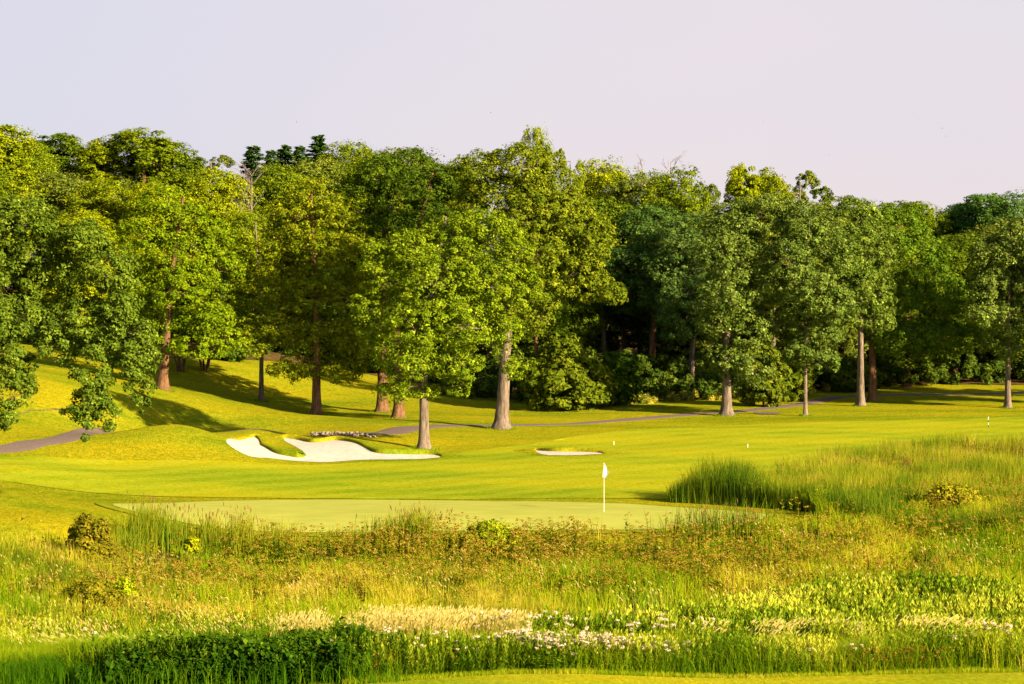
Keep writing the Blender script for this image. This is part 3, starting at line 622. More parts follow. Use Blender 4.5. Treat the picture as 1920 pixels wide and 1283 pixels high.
def spruce_meshes(seed, n=22000, leaf=0.17, dense=1.0):
    r_ = np.random.default_rng(seed); H = 18
    V, Fc, e = tube(np.array([(0, 0, -.4), (0, 0, 6), (0, 0, 12), (0, 0, 17.3)]), [.24, .18, .1, .02], 8); tr = make_mesh('trunk', V, np.vstack([Fc, e]), M['bark_brown'], smooth=True)
    parts, C_, Nn, Tt = [], [], [], []
    for lv in np.arange(2.0, 17.3, .46):
        ln = (H - lv) * .27 + .3
        for k in range(7):
            a = r_.uniform(0, 6.28); l_ = ln * r_.uniform(.75, 1.12); d = np.array([math.cos(a), math.sin(a), 0])
            p0 = np.array([0, 0, lv + r_.uniform(-.2, .2)]); p2 = p0 + d * l_ + [0, 0, -.18 * l_ + .1]; p1 = (p0 + p2) / 2 - [0, 0, .08 * l_]
            pts = bez(p0, p1, p2, 5); V, Fc, e = tube(pts, np.linspace(.04, .01, 5), 3); parts.append((V, np.vstack([Fc, e])))
            m_ = int(n / (33 * 7) * l_ / 2.2) + 6; t = r_.uniform(.12, 1, m_)[:, None]
            q = (1 - t) ** 2 * p0 + 2 * t * (1 - t) * p1 + t * t * p2
            side = np.cross(d, [0, 0, 1]) * (r_.uniform(-1, 1, (m_, 1)) * .42 * (1.15 - t) * l_ * .7)
            q = q + side + np.c_[np.zeros((m_, 2)), r_.uniform(-.22, .06, m_)]
            C_.append(q); Nn.append(np.array([0, 0, 1.]) + r_.normal(0, .5, (m_, 3))); Tt.append(d + side * 1.2 + np.array([0, 0, -.3]) + r_.normal(0, .2, (m_, 3)))
    C_ = np.vstack(C_); Nn = unit(np.vstack(Nn)); Tt = np.vstack(Tt); Tt = unit(Tt - (Tt * Nn).sum(1, keepdims=True) * Nn)
    V, Fc = leaves(C_, Nn, np.full(len(C_), leaf), r_, 2.6, 0, Tt)
    cr = make_mesh('crown', V, Fc, M['needle'], np.repeat(np.clip(r_.normal(.5, .22, len(C_)), 0, 1), 4))
    V, Fc = join(parts); br = make_mesh('branches', V, Fc, M['bark_brown'])
    return tr, br, cr

PR = {'round': [proto('round', 51), proto('round', 52)], 'tall': [proto('tall', 53), proto('tall', 54)], 'airy': [proto('airy', 55)],
      'low': [proto('low', 56), proto('low', 57)], 'spruce': [spruce_meshes(58)]}
WID = {'round': 12.6, 'tall': 6.6, 'airy': 10.5, 'low': 12.0, 'spruce': 8.4}
NM = {'round': 'broadleaf_tree', 'tall': 'poplar_tree', 'airy': 'locust_tree', 'low': 'broadleaf_tree', 'spruce': 'spruce_tree'}
# px, top row, distance, width in px, kind, colour, label
A_ = (0.140, 0.155, 0.010); B_ = (0.105, 0.128, 0.012); C__ = (0.075, 0.100, 0.014); D_ = (0.112, 0.125, 0.034); E_ = (0.175, 0.185, 0.010); S_ = (0.030, 0.060, 0.024); K_ = (0.035, 0.055, 0.012)  # K_ puts the deep shade of the inner wood into the leaf colour
FOREST = [
 (-10,222,178,130,'tall',A_,'yellow-green tree rising at the top left corner of the wood'),
 (-60,300,172,200,'round',B_,'round tree at the far left end of the wood'),
 (50,268,215,130,'round',B_,'dark round tree on the skyline next to the top left tree'),
 (105,252,225,120,'tall',C__,'dark pointed tree second along the left skyline'),
 (160,282,230,110,'round',B_,'low skyline tree in the dip left of the paired tall crowns'),
 (200,260,222,100,'tall',A_,'left of the paired tall crowns on the left skyline'),
 (268,243,220,140,'tall',B_,'highest dark tree on the left skyline'),
 (322,280,225,110,'tall',C__,'narrow dark tree right of the highest left skyline tree'),
 (395,290,228,120,'airy',(0.10,0.11,0.045),'grey-green wispy tree on the left skyline'),
 (475,276,225,120,'spruce',S_,'left spruce on the skyline, near the bare grey tree'),
 (535,274,232,110,'spruce',S_,'middle spruce on the left skyline'),
 (508,284,229,90,'spruce',S_,'low spruce between the left and middle skyline spruces'),
 (562,276,233,95,'spruce',S_,'low spruce just left of the tallest skyline spruce'),
 (598,256,228,130,'spruce',S_,'tallest spruce on the skyline above the pyramid-shaped tree'),
 (650,268,222,150,'round',B_,'broad skyline tree right of the tallest spruce'),
 (110,325,195,190,'round',D_,'olive tree in the middle of the left wood below the skyline'),
 (40,300,200,150,'low',B_,'mid green tree behind the leaning oak'),
 (215,335,190,150,'low',A_,'yellowish tree behind the leaning oak top'),
 (150,395,165,150,'low',E_,'bright green tree right behind the leaning oak'),
 (290,345,185,140,'round',E_,'bright yellow-green tree above the forked-trunk tree'),
 (400,315,192,130,'low',E_,'bright lime tree left of the bare grey tree'),
 (445,395,170,120,'low',A_,'yellow-green tree between the forked-trunk and pyramid-shaped trees'),
 (520,310,200,150,'round',B_,'mid green tree behind the pyramid-shaped tree top'),
 (600,300,205,160,'round',D_,'olive tree behind the pyramid-shaped tree top right'),
 (700,290,190,170,'round',B_,'domed tree behind the left stout trunk'),
 (750,278,205,160,'round',D_,'wide olive skyline tree left of the middle notch'),
 (825,305,212,130,'airy',C__,'thin see-through tree in the notch of the skyline'),
 (870,300,195,150,'low',B_,'dark green tree left behind the largest oak'),
 (1003,240,178,84,'round',A_,'rounded tuft of crown standing highest above the largest oak'),
 (1070,280,190,62,'airy',A_,'small airy crown right of the highest tuft'),
 (1130,300,195,130,'low',E_,'yellow-green tree right of the largest oak crown'),
 (1130,370,170,150,'low',C__,'dark tree right behind the largest oak'),
 (1200,322,192,160,'low',D_,'olive-grey tree below the bare twigs on the skyline'),
 (1225,385,168,170,'round',(0.060,0.100,0.045),'deep green tree overhanging the black gap of the wood'),
 (1280,315,185,150,'low',B_,'leafy tree right of the bare twigs on the skyline'),
 (1300,400,163,150,'round',(0.070,0.105,0.050),'blue-green tree left of the path bend oak'),
 (1340,345,200,90,'airy',C__,'sparse small tree on the skyline right of the bare twigs'),
 (1395,310,188,80,'tall',E_,'left of two round bright tufts on the right skyline'),
 (1452,316,188,70,'tall',A_,'right of two round bright tufts on the right skyline'),
 (1500,320,190,110,'airy',D_,'open-branched tree on the right skyline beside the bright tufts'),
 (1575,350,192,110,'airy',C__,'open-branched tree farther down the right skyline'),
 (1330,395,172,190,'low',D_,'greyish olive tree behind the path bend oak'),
 (1450,365,170,170,'low',D_,'dull olive tree behind the thin-trunked oak top'),
 (1560,385,172,150,'low',D_,'yellowish tree behind the close pair of oaks, left side'),
 (1640,380,180,150,'low',B_,'bright tree behind the close pair of oaks, right side'),
 (1690,378,195,110,'tall',B_,'pointed tree on the falling right skyline'),
 (1740,392,205,120,'round',C__,'dark tree at the lowest dip of the right skyline'),
 (1790,440,182,150,'low',C__,'deep green tree in the hollow left of the right edge oak'),
 (1810,385,210,110,'tall',(0.060,0.110,0.050),'blue-green tree just right of the right skyline dip'),
 (1850,365,205,120,'tall',(0.060,0.108,0.045),'blue-green tree second right of the skyline dip'),
 (1905,360,200,130,'low',(0.060,0.105,0.045),'tall blue-green tree at the right end of the skyline'),
 (1860,420,185,170,'low',D_,'olive tree above the right edge oak'),
 (1960,420,180,170,'low',C__,'dark tree cut by the right edge of the picture'),
 (1700,500,176,180,'low',C__,'dark low tree beneath the spreading crown of the oak pair'),
 (1590,520,176,140,'low',C__,'dark low tree behind the trunks of the oak pair'),
 (1270,505,176,160,'low',K_,'shade-coloured tree deep in the gap left of the path bend oak'),
 (1170,500,176,160,'low',K_,'shade-coloured tree deep in the wood right of the big olive bush'),
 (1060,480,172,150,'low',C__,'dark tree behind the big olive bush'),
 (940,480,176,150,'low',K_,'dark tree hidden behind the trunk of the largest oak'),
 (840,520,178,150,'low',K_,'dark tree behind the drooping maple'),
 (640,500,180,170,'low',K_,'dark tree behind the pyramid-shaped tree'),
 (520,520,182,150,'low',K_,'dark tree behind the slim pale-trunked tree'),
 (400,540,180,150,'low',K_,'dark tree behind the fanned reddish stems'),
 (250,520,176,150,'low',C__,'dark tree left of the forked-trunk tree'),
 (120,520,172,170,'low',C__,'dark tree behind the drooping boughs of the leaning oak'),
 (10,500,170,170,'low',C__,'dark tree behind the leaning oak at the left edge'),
 (1400,520,180,150,'low',K_,'shade-coloured tree behind the trunk of the path bend oak'),
 (1490,520,182,150,'low',K_,'shade-coloured tree behind the thin-trunked oak'),
 (1830,520,184,160,'low',K_,'shade-coloured tree left of the right edge oak trunk'),
 (1925,520,184,150,'low',K_,'shade-coloured tree behind the right edge oak trunk'),
]
EX = {m3[2].name: extents(m3[2]) for v_ in PR.values() for m3 in v_}
kk = {}
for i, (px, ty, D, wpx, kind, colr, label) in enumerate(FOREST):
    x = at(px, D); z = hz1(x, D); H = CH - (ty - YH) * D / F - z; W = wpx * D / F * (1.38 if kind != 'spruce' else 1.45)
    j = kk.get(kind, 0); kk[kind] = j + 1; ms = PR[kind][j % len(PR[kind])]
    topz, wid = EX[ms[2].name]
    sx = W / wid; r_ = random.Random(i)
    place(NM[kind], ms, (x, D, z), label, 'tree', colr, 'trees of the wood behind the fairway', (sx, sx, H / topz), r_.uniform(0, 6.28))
# trees standing outside the frame on the right, whose shade falls on the far fairway
for px, D, H, W, sd in [(2030,148,15,9,0),(2100,154,17,10,1),(2200,150,17,10,0),(2290,156,18,11,1),(2050,182,17,12,0),(2150,186,18,12,1),(-150,190,18,12,0)]:
    x = at(px, D); z = hz1(x, D)
    place('broadleaf_tree', PR['round'][sd], (x, D, z), 'oak standing just outside the picture beside the fairway', 'tree', D_, 'oaks beside the fairway outside the picture', (W / 12.6, W / 12.6, H / 17.6), D)

# blue spruce on the hill
x = at(425, 168); ms = spruce_meshes(59, 9000, .16)
place('blue_spruce', ms, (x, 168, hz1(x, 168)), 'blue-grey spruce half hidden left of the slim grey trunk', 'tree', (0.10, 0.19, 0.20), None, (.62, .62, .42))

# bare trees
def bare(px, D, ty, s, seed, label, nb=16, lean=0):
    r_ = np.random.default_rng(seed); x = at(px, D); z = hz1(x, D); H = CH - (ty - YH) * D / F - z
    tp = np.array([(0, 0, -.3), (.1, 0, H * .3), (lean * .4, 0, H * .65), (lean, 0, H)]); tp = smooth_poly(tp, 5, False)
    V, Fc, e = tube(tp, np.linspace(.24, .025, len(tp)), 8); tr = make_mesh('trunk', V, np.vstack([Fc, e]), M['bark_dead'], smooth=True)
    parts = []
    def grow(p, d, l_, rad, lv):
        q = p + d * l_; mid = (p + q) / 2 + r_.normal(0, .08 * l_, 3)
        V, Fc, e = tube(bez(p, mid, q, 5), np.linspace(rad, rad * .5, 5), 4); parts.append((V, np.vstack([Fc, e])))
        if lv > 0:
            for _ in range(3 if lv > 1 else 3):
                t = r_.uniform(.35, 1); grow(p + (q - p) * t, unit(d * .9 + r_.normal(0, .5, 3) + [0, 0, .25]), l_ * r_.uniform(.45, .7), rad * .5, lv - 1)
    for k in range(nb):
        i_ = r_.integers(int(len(tp) * .62), len(tp)); a = r_.uniform(0, 6.28)
        grow(tp[i_], unit(np.array([math.cos(a), math.sin(a), r_.uniform(.5, 1.4)])), s * r_.uniform(.5, 1.0), .032, 2)
    V, Fc = join(parts); br = make_mesh('branches', V, Fc, M['bark_dead'])
    place('bare_tree', (tr, br, None), (x, D, z), label, 'dead tree', (1, 1, 1))
bare(472, 176, 330, 2.2, 71, 'pale leafless tree between the lime tree and the pyramid-shaped tree', 26)
bare(1252, 199, 306, 2.4, 72, 'leafless grey snag poking above the skyline right of the largest oak', 5, .3)
bare(1215, 199, 314, 1.5, 73, 'shorter leafless snag just left of the taller one on the skyline', 5, -.6)

# undergrowth along the foot of the wood
def scatter_leaf_band(name, line, depth, hmax, n, leaf, color, seed, label, cl=.45):
    r_ = np.random.default_rng(seed); line = smooth_poly(line, 8, closed=False); seg = np.cumsum(np.r_[0, np.linalg.norm(np.diff(line, axis=0), axis=1)])
    K = int(seg[-1] * depth * 1.3); t = r_.uniform(0, seg[-1], K); px = np.interp(t, seg, line[:, 0]); py = np.interp(t, seg, line[:, 1]) + r_.uniform(0, 1, K) * depth
    hh = hmax * (0.25 + 0.75 * fbm2(px, py, 3.5, seed)) * np.clip(.45 + (py - np.interp(t, seg, line[:, 1])) / depth, 0, 1)
    zb = height(px, py); per = n // K; ci = np.repeat(np.arange(K), per); m_ = len(ci)
    zz = r_.random(K) ** .8
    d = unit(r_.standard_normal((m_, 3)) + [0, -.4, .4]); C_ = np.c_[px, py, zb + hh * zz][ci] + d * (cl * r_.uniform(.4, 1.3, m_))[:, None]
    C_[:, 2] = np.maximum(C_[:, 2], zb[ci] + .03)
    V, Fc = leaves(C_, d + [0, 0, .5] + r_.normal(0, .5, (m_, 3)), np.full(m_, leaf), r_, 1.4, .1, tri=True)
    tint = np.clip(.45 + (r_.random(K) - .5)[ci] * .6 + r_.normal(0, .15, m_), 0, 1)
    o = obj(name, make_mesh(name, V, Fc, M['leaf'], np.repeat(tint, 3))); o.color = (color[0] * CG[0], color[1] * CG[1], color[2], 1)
    return tag(o, label, None, None, 'stuff')
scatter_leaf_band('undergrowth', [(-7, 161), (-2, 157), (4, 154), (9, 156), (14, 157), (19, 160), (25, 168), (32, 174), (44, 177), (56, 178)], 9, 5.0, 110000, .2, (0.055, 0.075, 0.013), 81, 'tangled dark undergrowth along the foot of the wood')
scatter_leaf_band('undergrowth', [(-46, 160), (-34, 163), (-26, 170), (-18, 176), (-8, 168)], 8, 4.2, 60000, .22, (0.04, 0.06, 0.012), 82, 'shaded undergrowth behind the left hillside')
scatter_leaf_band('edge_weeds', [(2, 152), (6, 152.5), (11, 154.5), (15, 157), (20, 160), (26, 167), (33, 173)], 2.2, .8, 16000, .14, (0.20, 0.17, 0.03), 83, 'low yellowing weeds fringing the path side of the wood', .3)

exec_marsh = True
# ------------------------------------------------------------------ marsh plants
def blades(x, y, h, wd, r_, lean=.25, bend=.35, dirx=None, z=None):
    n = len(x); z = height(x, y) if z is None else z
    a = r_.uniform(0, 2 * np.pi, n); side = np.c_[np.cos(a), np.sin(a) * .6, np.zeros(n)]
    la = r_.uniform(0, 2 * np.pi, n); lv = np.c_[np.cos(la), np.sin(la), np.zeros(n)] * (np.abs(r_.normal(0, lean, n)))[:, None]
    if dirx is not None: lv[:, 0] += dirx
    B = np.c_[x, y, z - .03]; h = np.asarray(h)[:, None]; wd = (np.ones(n) * wd)[:, None]
    m_ = B + lv * h * .35 + np.c_[np.zeros((n, 2)), np.ones(n)] * h * .58
    u = B + lv * h * (.8 + bend) + np.c_[np.zeros((n, 2)), np.ones(n)] * h * (1 - .25 * bend)
    V = np.stack([B - side * wd / 2, B + side * wd / 2, m_ + side * wd * .42, m_ - side * wd * .42, u], 1).reshape(-1, 3)
    k = np.arange(n)[:, None] * 5
    Fc = np.vstack([k + [0, 1, 2], k + [0, 2, 3], k + [3, 2, 4]])
    return V, Fc, u

def veg(name, V, Fc, mat, tint, label, kind='stuff'):
    o = obj(name, make_mesh(name, V, Fc, M[mat], tint)); return tag(o, label, None, None, kind)

marsh_s = marsh_poly
def pts_in(poly, n, r_, power=None):
    lo = poly.min(0); hi = poly.max(0); X = []; Y = []; c0 = 0
    while c0 < n:
        x = r_.uniform(lo[0], hi[0], n); y = r_.uniform(lo[1], hi[1], n)
        k = in_poly(x, y, poly) & (np.abs(x) < y * .285 + 1.2)
        x, y = x[k], y[k]; X.append(x); Y.append(y); c0 += len(x)
    return np.concatenate(X)[:n], np.concatenate(Y)[:n]
def pix(x, y, z=None):
    z = height(x, y) if z is None else z
    return 960 + F * x / y, YH + F * (CH - z) / y
def blob(px, py, cx, cy, rx, ry): return np.exp(-(((px - cx) / rx) ** 2 + ((py - cy) / ry) ** 2))

r0 = np.random.default_rng(200)
# 1 meadow grass everywhere
def meadow():
    n = 210000; x, y = pts_in(marsh_s, n, r0)
    kp = fbm2(x, y, 1.25, 61) > .36; x, y = x[kp], y[kp]; n = len(x)
    n1, n2, n3 = fbm2(x, y, 5, 1), fbm2(x, y, 1.8, 2), noise2(x, y, .7, 3)
    h = .55 + .75 * n2 + .35 * (n3 - .5) + .2 * r0.normal(0, 1, n) * .5
    h *= .40 + 1.2 * fbm2(x, y, 1.7, 77); h *= 1 - .6 * np.clip((y - 71.5) / 4, 0, 1) * (x < 10); h = np.clip(h, .2, 1.9)
    px_, py_ = pix(x, y); fz_ = blob(px_, py_, 1560, 1190, 560, 60); keep = r0.random(n) > .75 * np.clip(fz_ * 1.6, 0, 1); x, y, h, n1, n2 = x[keep], y[keep], h[keep], n1[keep], n2[keep]; n = len(x)
    # thin where the leafy forbs and the broadleaf bank stand
    tint = np.clip(-.04 + 1.0 * n1 + .35 * (n2 - .5) + r0.normal(0, .13, n) + .12 * (y > 62) , 0, 1)
    V, Fc, u = blades(x, y, h, .020 + .009 * (y > 65), r0, .22, .3, -.05)
    return V, Fc, np.repeat(tint, 5)
V, Fc, t_ = meadow(); veg('meadow_grass', V, Fc, 'grass', t_, 'tall yellow-green meadow grass filling the marsh')

# 2 reeds: right stand, green edge, left
def reeds():
    X, Y, Hh = [], [], []
    rp = smooth_poly([(7.2, 89.4), (9, 91.2), (12, 93.2), (15, 99), (18, 104.5), (22.7, 110), (30, 114), (60, 118), (60, 100), (36, 97), (26, 94), (18, 89), (14.5, 85.8), (12.8, 86.0), (9.5, 88.2)], 4)
    x, y = pts_in(rp, 84000, r0); k = (y < 93) | (fbm2(x, y, 3.5, 44) + (y - 91) * -.010 > .33); x, y = x[k], y[k]; X.append(x); Y.append(y); Hh.append(r0.uniform(.95, 1.75, len(x)) * (.62 + .85 * fbm2(x, y, 2.2, 8)) * np.interp(x, [6.7, 7.4, 8.8, 14], [.35, .75, 1.15, 1.05]))
    rp2 = smooth_poly([(14, 85), (36, 95), (60, 97), (60, 80), (30, 78), (14, 80)], 3)
    x, y = pts_in(rp2, 22000, r0); k = fbm2(x, y, 4, 12) > .5; X.append(x[k]); Y.append(y[k]); Hh.append(r0.uniform(.9, 1.6, k.sum()))
    for (cx, cy, n, sx, sy, h) in [(755, 78.2, 420, .6, .5, 1.7), (785, 78.0, 320, .3, .4, 2.0), (720, 78.2, 160, .4, .4, 1.6), (452, 78.1, 260, .25, .4, 1.8), (505, 78.0, 200, .35, .4, 1.5), (405, 78.2, 200, .35, .4, 1.55), (540, 78, 120, .3, .4, 1.4), (385, 78, 150, .15, .4, 1.7), (285, 77.5, 650, .45, .5, 1.85), (335, 78, 180, .3, .5, 1.5), (240, 75, 300, .4, .6, 1.5),
                                 (640, 78, 130, .6, .3, 1.2), (1090, 78.4, 70, .5, .3, 1.5), (1330, 79.2, 160, .6, .4, 1.9), (1400, 80, 200, .7, .4, 1.8), (1270, 79, 100, .6, .4, 1.6)]:
        X.append(at(cx, cy) + r0.normal(0, sx, n)); Y.append(cy + r0.normal(0, sy, n)); Hh.append(h * r0.uniform(.6, 1.08, n))
    x = r0.uniform(-23, -14.6, 9000); y = r0.uniform(66.5, 71, 9000) + np.clip(x + 17, 0, 9) * .6; X.append(x); Y.append(y); Hh.append(r0.uniform(.7, 1.25, 9000))
    # scattered dark stands within the marsh
    x, y = pts_in(marsh_s, 60000, r0); k = (fbm2(x, y, 3.2, 21) > .60) & (y > 60) & (y < 73); X.append(x[k]); Y.append(y[k]); Hh.append(r0.uniform(.8, 1.35, k.sum()))
    x, y, h = map(np.concatenate, (X, Y, Hh))
    tint = np.clip(.16 - .35 * ((x > 6) & (y < 86.5 + (x < 12) * 3.2)) + .95 * fbm2(x, y, 1.6, 6) + r0.normal(0, .15, len(x)), 0, 1)  # front reeds tinted darker, painting in the shaded side of the stand
    V, Fc, u = blades(x, y, h, .028, r0, .20, .25, .02)
    return V, Fc, np.repeat(tint, 5)
V, Fc, t_ = reeds(); veg('reed_bed', V, Fc, 'reed', t_, 'dark green reeds and cattail leaves in the marsh')

# brown cattail spikes and pale seed plumes rising out of the reeds
def spikes(xs, ys, hs, L_, wd, mat, label, name):
    z = height(xs, ys); n = len(xs); th = np.linspace(0, 6.283, 5, endpoint=False)
    d = np.c_[r0.normal(0, .12, (n, 2)), np.ones(n)]; b0 = np.c_[xs, ys, z] + d * (hs - L_)[:, None]
    V = []
    for t_, k_ in ((0, .3), (.1, 1), (.9, 1), (1, .2)):
        c_ = b0 + d * (L_ * t_)
        for a in th: V.append(c_ + np.array([math.cos(a), math.sin(a), 0]) * wd * k_)
    V = np.stack(V, 1); k = np.arange(5); k1 = (k + 1) % 5
    q = np.vstack([np.c_[k, k1, k1 + 5, k + 5] + 5 * j for j in range(3)]); Fc = (np.arange(n)[:, None, None] * 20 + q[None]).reshape(-1, 4)
    veg(name, V.reshape(-1, 3), Fc, mat, np.repeat(r0.uniform(0, 1, n), 20), label)
cx_, cy_ = pts_in(smooth_poly([(8, 90), (20, 95), (34, 104), (36, 110), (22, 106), (12, 92)], 3), 260, r0)
gx_ = np.concatenate([at(q, 78) + r0.normal(0, .5, 26) for q in (755, 785, 452, 285, 330, 400, 1330, 1400)]); gy_ = 78 + r0.normal(0, .4, len(gx_))
spikes(np.r_[cx_, gx_], np.r_[cy_, gy_], r0.uniform(1.3, 1.9, len(cx_) + len(gx_)), .17, .014, 'catkin', 'brown cattail spikes standing among the reeds', 'cattail_spikes')

# 3 rust-brown weeds: stems with flat ragged heads
def umbel_plants(x, y, h, r_, head_r, nf, fsize, flat=.35, stem_w=.014, nleaf=6, lsize=.10):
    n = len(x); z = height(x, y)
    V1, F1, u = blades(x, y, h, stem_w, r_, .12, .05)
    ci = np.repeat(np.arange(n), nf); m_ = len(ci)
    d = unit(r_.standard_normal((m_, 3)) + [0, 0, .8]); rr = head_r[ci] * r_.uniform(.3, 1, m_)
    C_ = u[ci] + d * rr[:, None] * [1, 1, flat]
    Vh, Fh = leaves(C_, d + [0, 0, .3] + r_.normal(0, .5, (m_, 3)), np.full(m_, fsize * 1.15), r_, 1.1, .1, tri=True)
    ci2 = np.repeat(np.arange(n), nleaf); m2 = len(ci2); t = r_.uniform(.15, .95, m2)[:, None]
    a = r_.uniform(0, 6.28, m2); ld = np.c_[np.cos(a), np.sin(a), r_.uniform(.0, .8, m2)]
    base = np.c_[x, y, z][ci2] * (1 - t) + u[ci2] * t
    nr = np.cross(ld, np.c_[-np.sin(a), np.cos(a), np.zeros(m2)]); 
    Vl, Fl = leaves(base + ld * lsize * .8, nr, np.full(m2, lsize), r_, 2.2, 0.05, ld, tri=True)
    return (V1, F1), (Vh, Fh, ci), (Vl, Fl, ci2)

def rust():
    x, y = pts_in(marsh_s, 30000, r0); px_, py_ = pix(x, y, np.zeros_like(x) + .3)
    wgt = 1.5 * blob(px_, py_, 1000, 1020, 330, 40) + .75 * blob(px_, py_, 450, 1045, 260, 35) + .7 * blob(px_, py_, 1350, 1045, 200, 30) + .9 * blob(px_, py_, 1850, 960, 160, 50) + .5 * blob(px_, py_, 1650, 1020, 200, 40) + .6 * blob(px_, py_, 170, 1090, 90, 22) + .5 * blob(px_, py_, 1700, 870, 120, 25) + .07
    k = ((fbm2(x, y, 2.2, 31) * 1.9 - .35) * wgt > r0.uniform(0, 1, len(x))) & (y > 58); x, y = x[k], y[k]
    h = r0.uniform(.8, 1.35, len(x)) * (.8 + .4 * fbm2(x, y, 2, 33))
    (V1, F1), (Vh, Fh, ci), (Vl, Fl, c2) = umbel_plants(x, y, h, r0, r0.uniform(.07, .17, len(x)), 18, .036)
    pt = np.clip(.5 + (fbm2(x, y, 1.2, 35) - .5) * 1.6 + r0.normal(0, .12, len(x)), 0, 1)
    veg('weed_stems', V1, F1, 'grass', np.repeat(np.clip(pt * .7 + .1, 0, 1), 5), 'thin stems of the rust-brown marsh weeds')
    V = np.vstack([Vh, Vl]); Fc = np.vstack([Fh, Fl + len(Vh)]); t = np.r_[np.repeat(np.clip(pt[ci] * .6 + .4 + r0.normal(0, .15, len(ci)), 0, 1), 3), np.repeat(np.clip(pt[c2] * .4 + r0.normal(0, .1, len(c2)), 0, 1), 3)]
    veg('rust_weeds', V, Fc, 'rust', t, 'rust-brown flat-topped weed heads spread across the marsh')
rust()

# 4 straw grass with feathery heads
def straw(poly, n, h0, h1, seed, label, dirx=-.12, frac=.55, thr=.35):
    r_ = np.random.default_rng(seed); x, y = pts_in(smooth_poly(poly, 4), n, r_)
    k = (fbm2(x, y, 1.6, seed) > thr) & in_poly(x, y, marsh_s) & ((y < 74) | (x > 10)); x, y = x[k], y[k]; n = len(x)
    h = r_.uniform(h0, h1, n); V, Fc, u = blades(x, y, h, .013, r_, .16, .25, dirx)
    z = height(x, y); nh = int(n * frac)
    d = unit(u[:nh] - np.c_[x, y, z][:nh] + np.c_[np.full(nh, dirx * 1.2), np.zeros((nh, 2))]); L_ = r_.uniform(.10, .18, nh)[:, None]
    s = unit(np.cross(d, [0, 1, 0])) * .020; c0 = u[:nh] - d * L_ * .4
    Vh = np.stack([c0, c0 + d * L_ * .4 + s, c0 + d * L_ + np.array([dirx * .3, 0, -.02]), c0 + d * L_ * .4 - s], 1).reshape(-1, 3); k4 = np.arange(nh)[:, None] * 4
    Fh = np.vstack([k4 + [0, 1, 2], k4 + [0, 2, 3]]) + len(V)
    t = np.r_[np.repeat(np.clip(r_.normal(.3, .2, n), 0, 1), 5), np.repeat(np.clip(r_.normal(.75, .2, nh), 0, 1), 4)]
    veg('straw_grass', np.vstack([V, Vh]), np.vstack([Fc, Fh]), 'straw', t, label)
straw([(-6.6, 55.6), (-1, 55.3), (.5, 56), (-.5, 57.8), (-4, 58.6), (-6.4, 57.2)], 7000, 1.1, 1.7, 301, 'pale cream straw grass behind the dark broadleaf bank', .06, thr=.42)
straw([(4.5, 53.8), (9, 54.1), (13.6, 56), (13.8, 58), (10, 57.4), (4.5, 55)], 2600, 1.1, 1.5, 302, 'arching golden straw grass near the right foreground', .18, .8, .56)
straw([(-16, 56), (0, 57), (16, 57), (18, 62), (12, 66), (-16, 66)], 6000, .9, 1.3, 303, 'thin golden seed stalks scattered through the middle marsh', thr=.60)
straw([(-20, 66), (17, 66), (21, 77), (-20, 77)], 3500, .9, 1.35, 304, 'thin golden seed stalks scattered through the far marsh', thr=.58)
straw([(-15, 52), (-9, 52), (-9, 54.5), (-15, 54.5)], 160, .9, 1.2, 305, 'sparse drooping seed heads at the lower left', -.2, 1)

# 5 leafy forbs on the right
def forbs(poly, n, h0, h1, seed, label, mat='forb', lsize=.09, nl=26, nz=.38, asp=2.6):
    r_ = np.random.default_rng(seed); x, y = pts_in(smooth_poly(poly, 4), n, r_)
    k = fbm2(x, y, 1.4, seed) > nz; x, y = x[k], y[k]; n = len(x)
    h = r_.uniform(h0, h1, n) * (.8 + .35 * fbm2(x, y, 1.8, seed + 1)); V, Fc, u = blades(x, y, h, .014, r_, .12, .05)
    z = height(x, y); ci = np.repeat(np.arange(n), nl); m_ = len(ci); t = np.tile(np.linspace(.25, 1, nl), n)[:, None]
    a = np.tile(np.arange(nl) * 2.4, n) + np.repeat(r_.uniform(0, 6.28, n), nl)
    el = .35 + .9 * t[:, 0]; d = np.c_[np.cos(a) * np.cos(el), np.sin(a) * np.cos(el), np.sin(el)]
    base = np.c_[x, y, z][ci] * (1 - t) + u[ci] * t; sz = lsize * (1.25 - .5 * t[:, 0]); side = np.c_[-np.sin(a), np.cos(a), np.zeros(m_)]
    Vl, Fl = leaves(base + d * (sz * asp * .5)[:, None], np.cross(d, side) + r_.normal(0, .2, (m_, 3)), sz, r_, asp, .08, d)
    pt = np.clip(.45 + (fbm2(x, y, 2.2, seed + 4) - .5) * 1.4, 0, 1)
    V4 = Vl; F4 = Fl
    tl = np.repeat(np.clip(pt[ci] + .6 * (t[:, 0] - .6) + r_.normal(0, .18, m_), 0, 1), 4)
    veg('leafy_weeds', V4, F4, mat, tl, label)
    veg('weed_stems', V, Fc, mat, np.repeat(pt * .6, 5), 'stems of the ' + label)
forbs([(1, 56), (8, 55.6), (16.5, 56), (19, 62), (15, 67), (9, 65), (6.5, 62), (1, 59)], 6500, .75, 1.4, 401, 'willow-leaved yellow-green weeds across the right foreground', lsize=.088, nl=22, nz=.30)
forbs([(-16, 55), (-9, 56), (-8, 62), (-16, 63)], 1500, .7, 1.0, 402, 'light green leafy weeds on the left of the marsh', lsize=.06, nl=20)

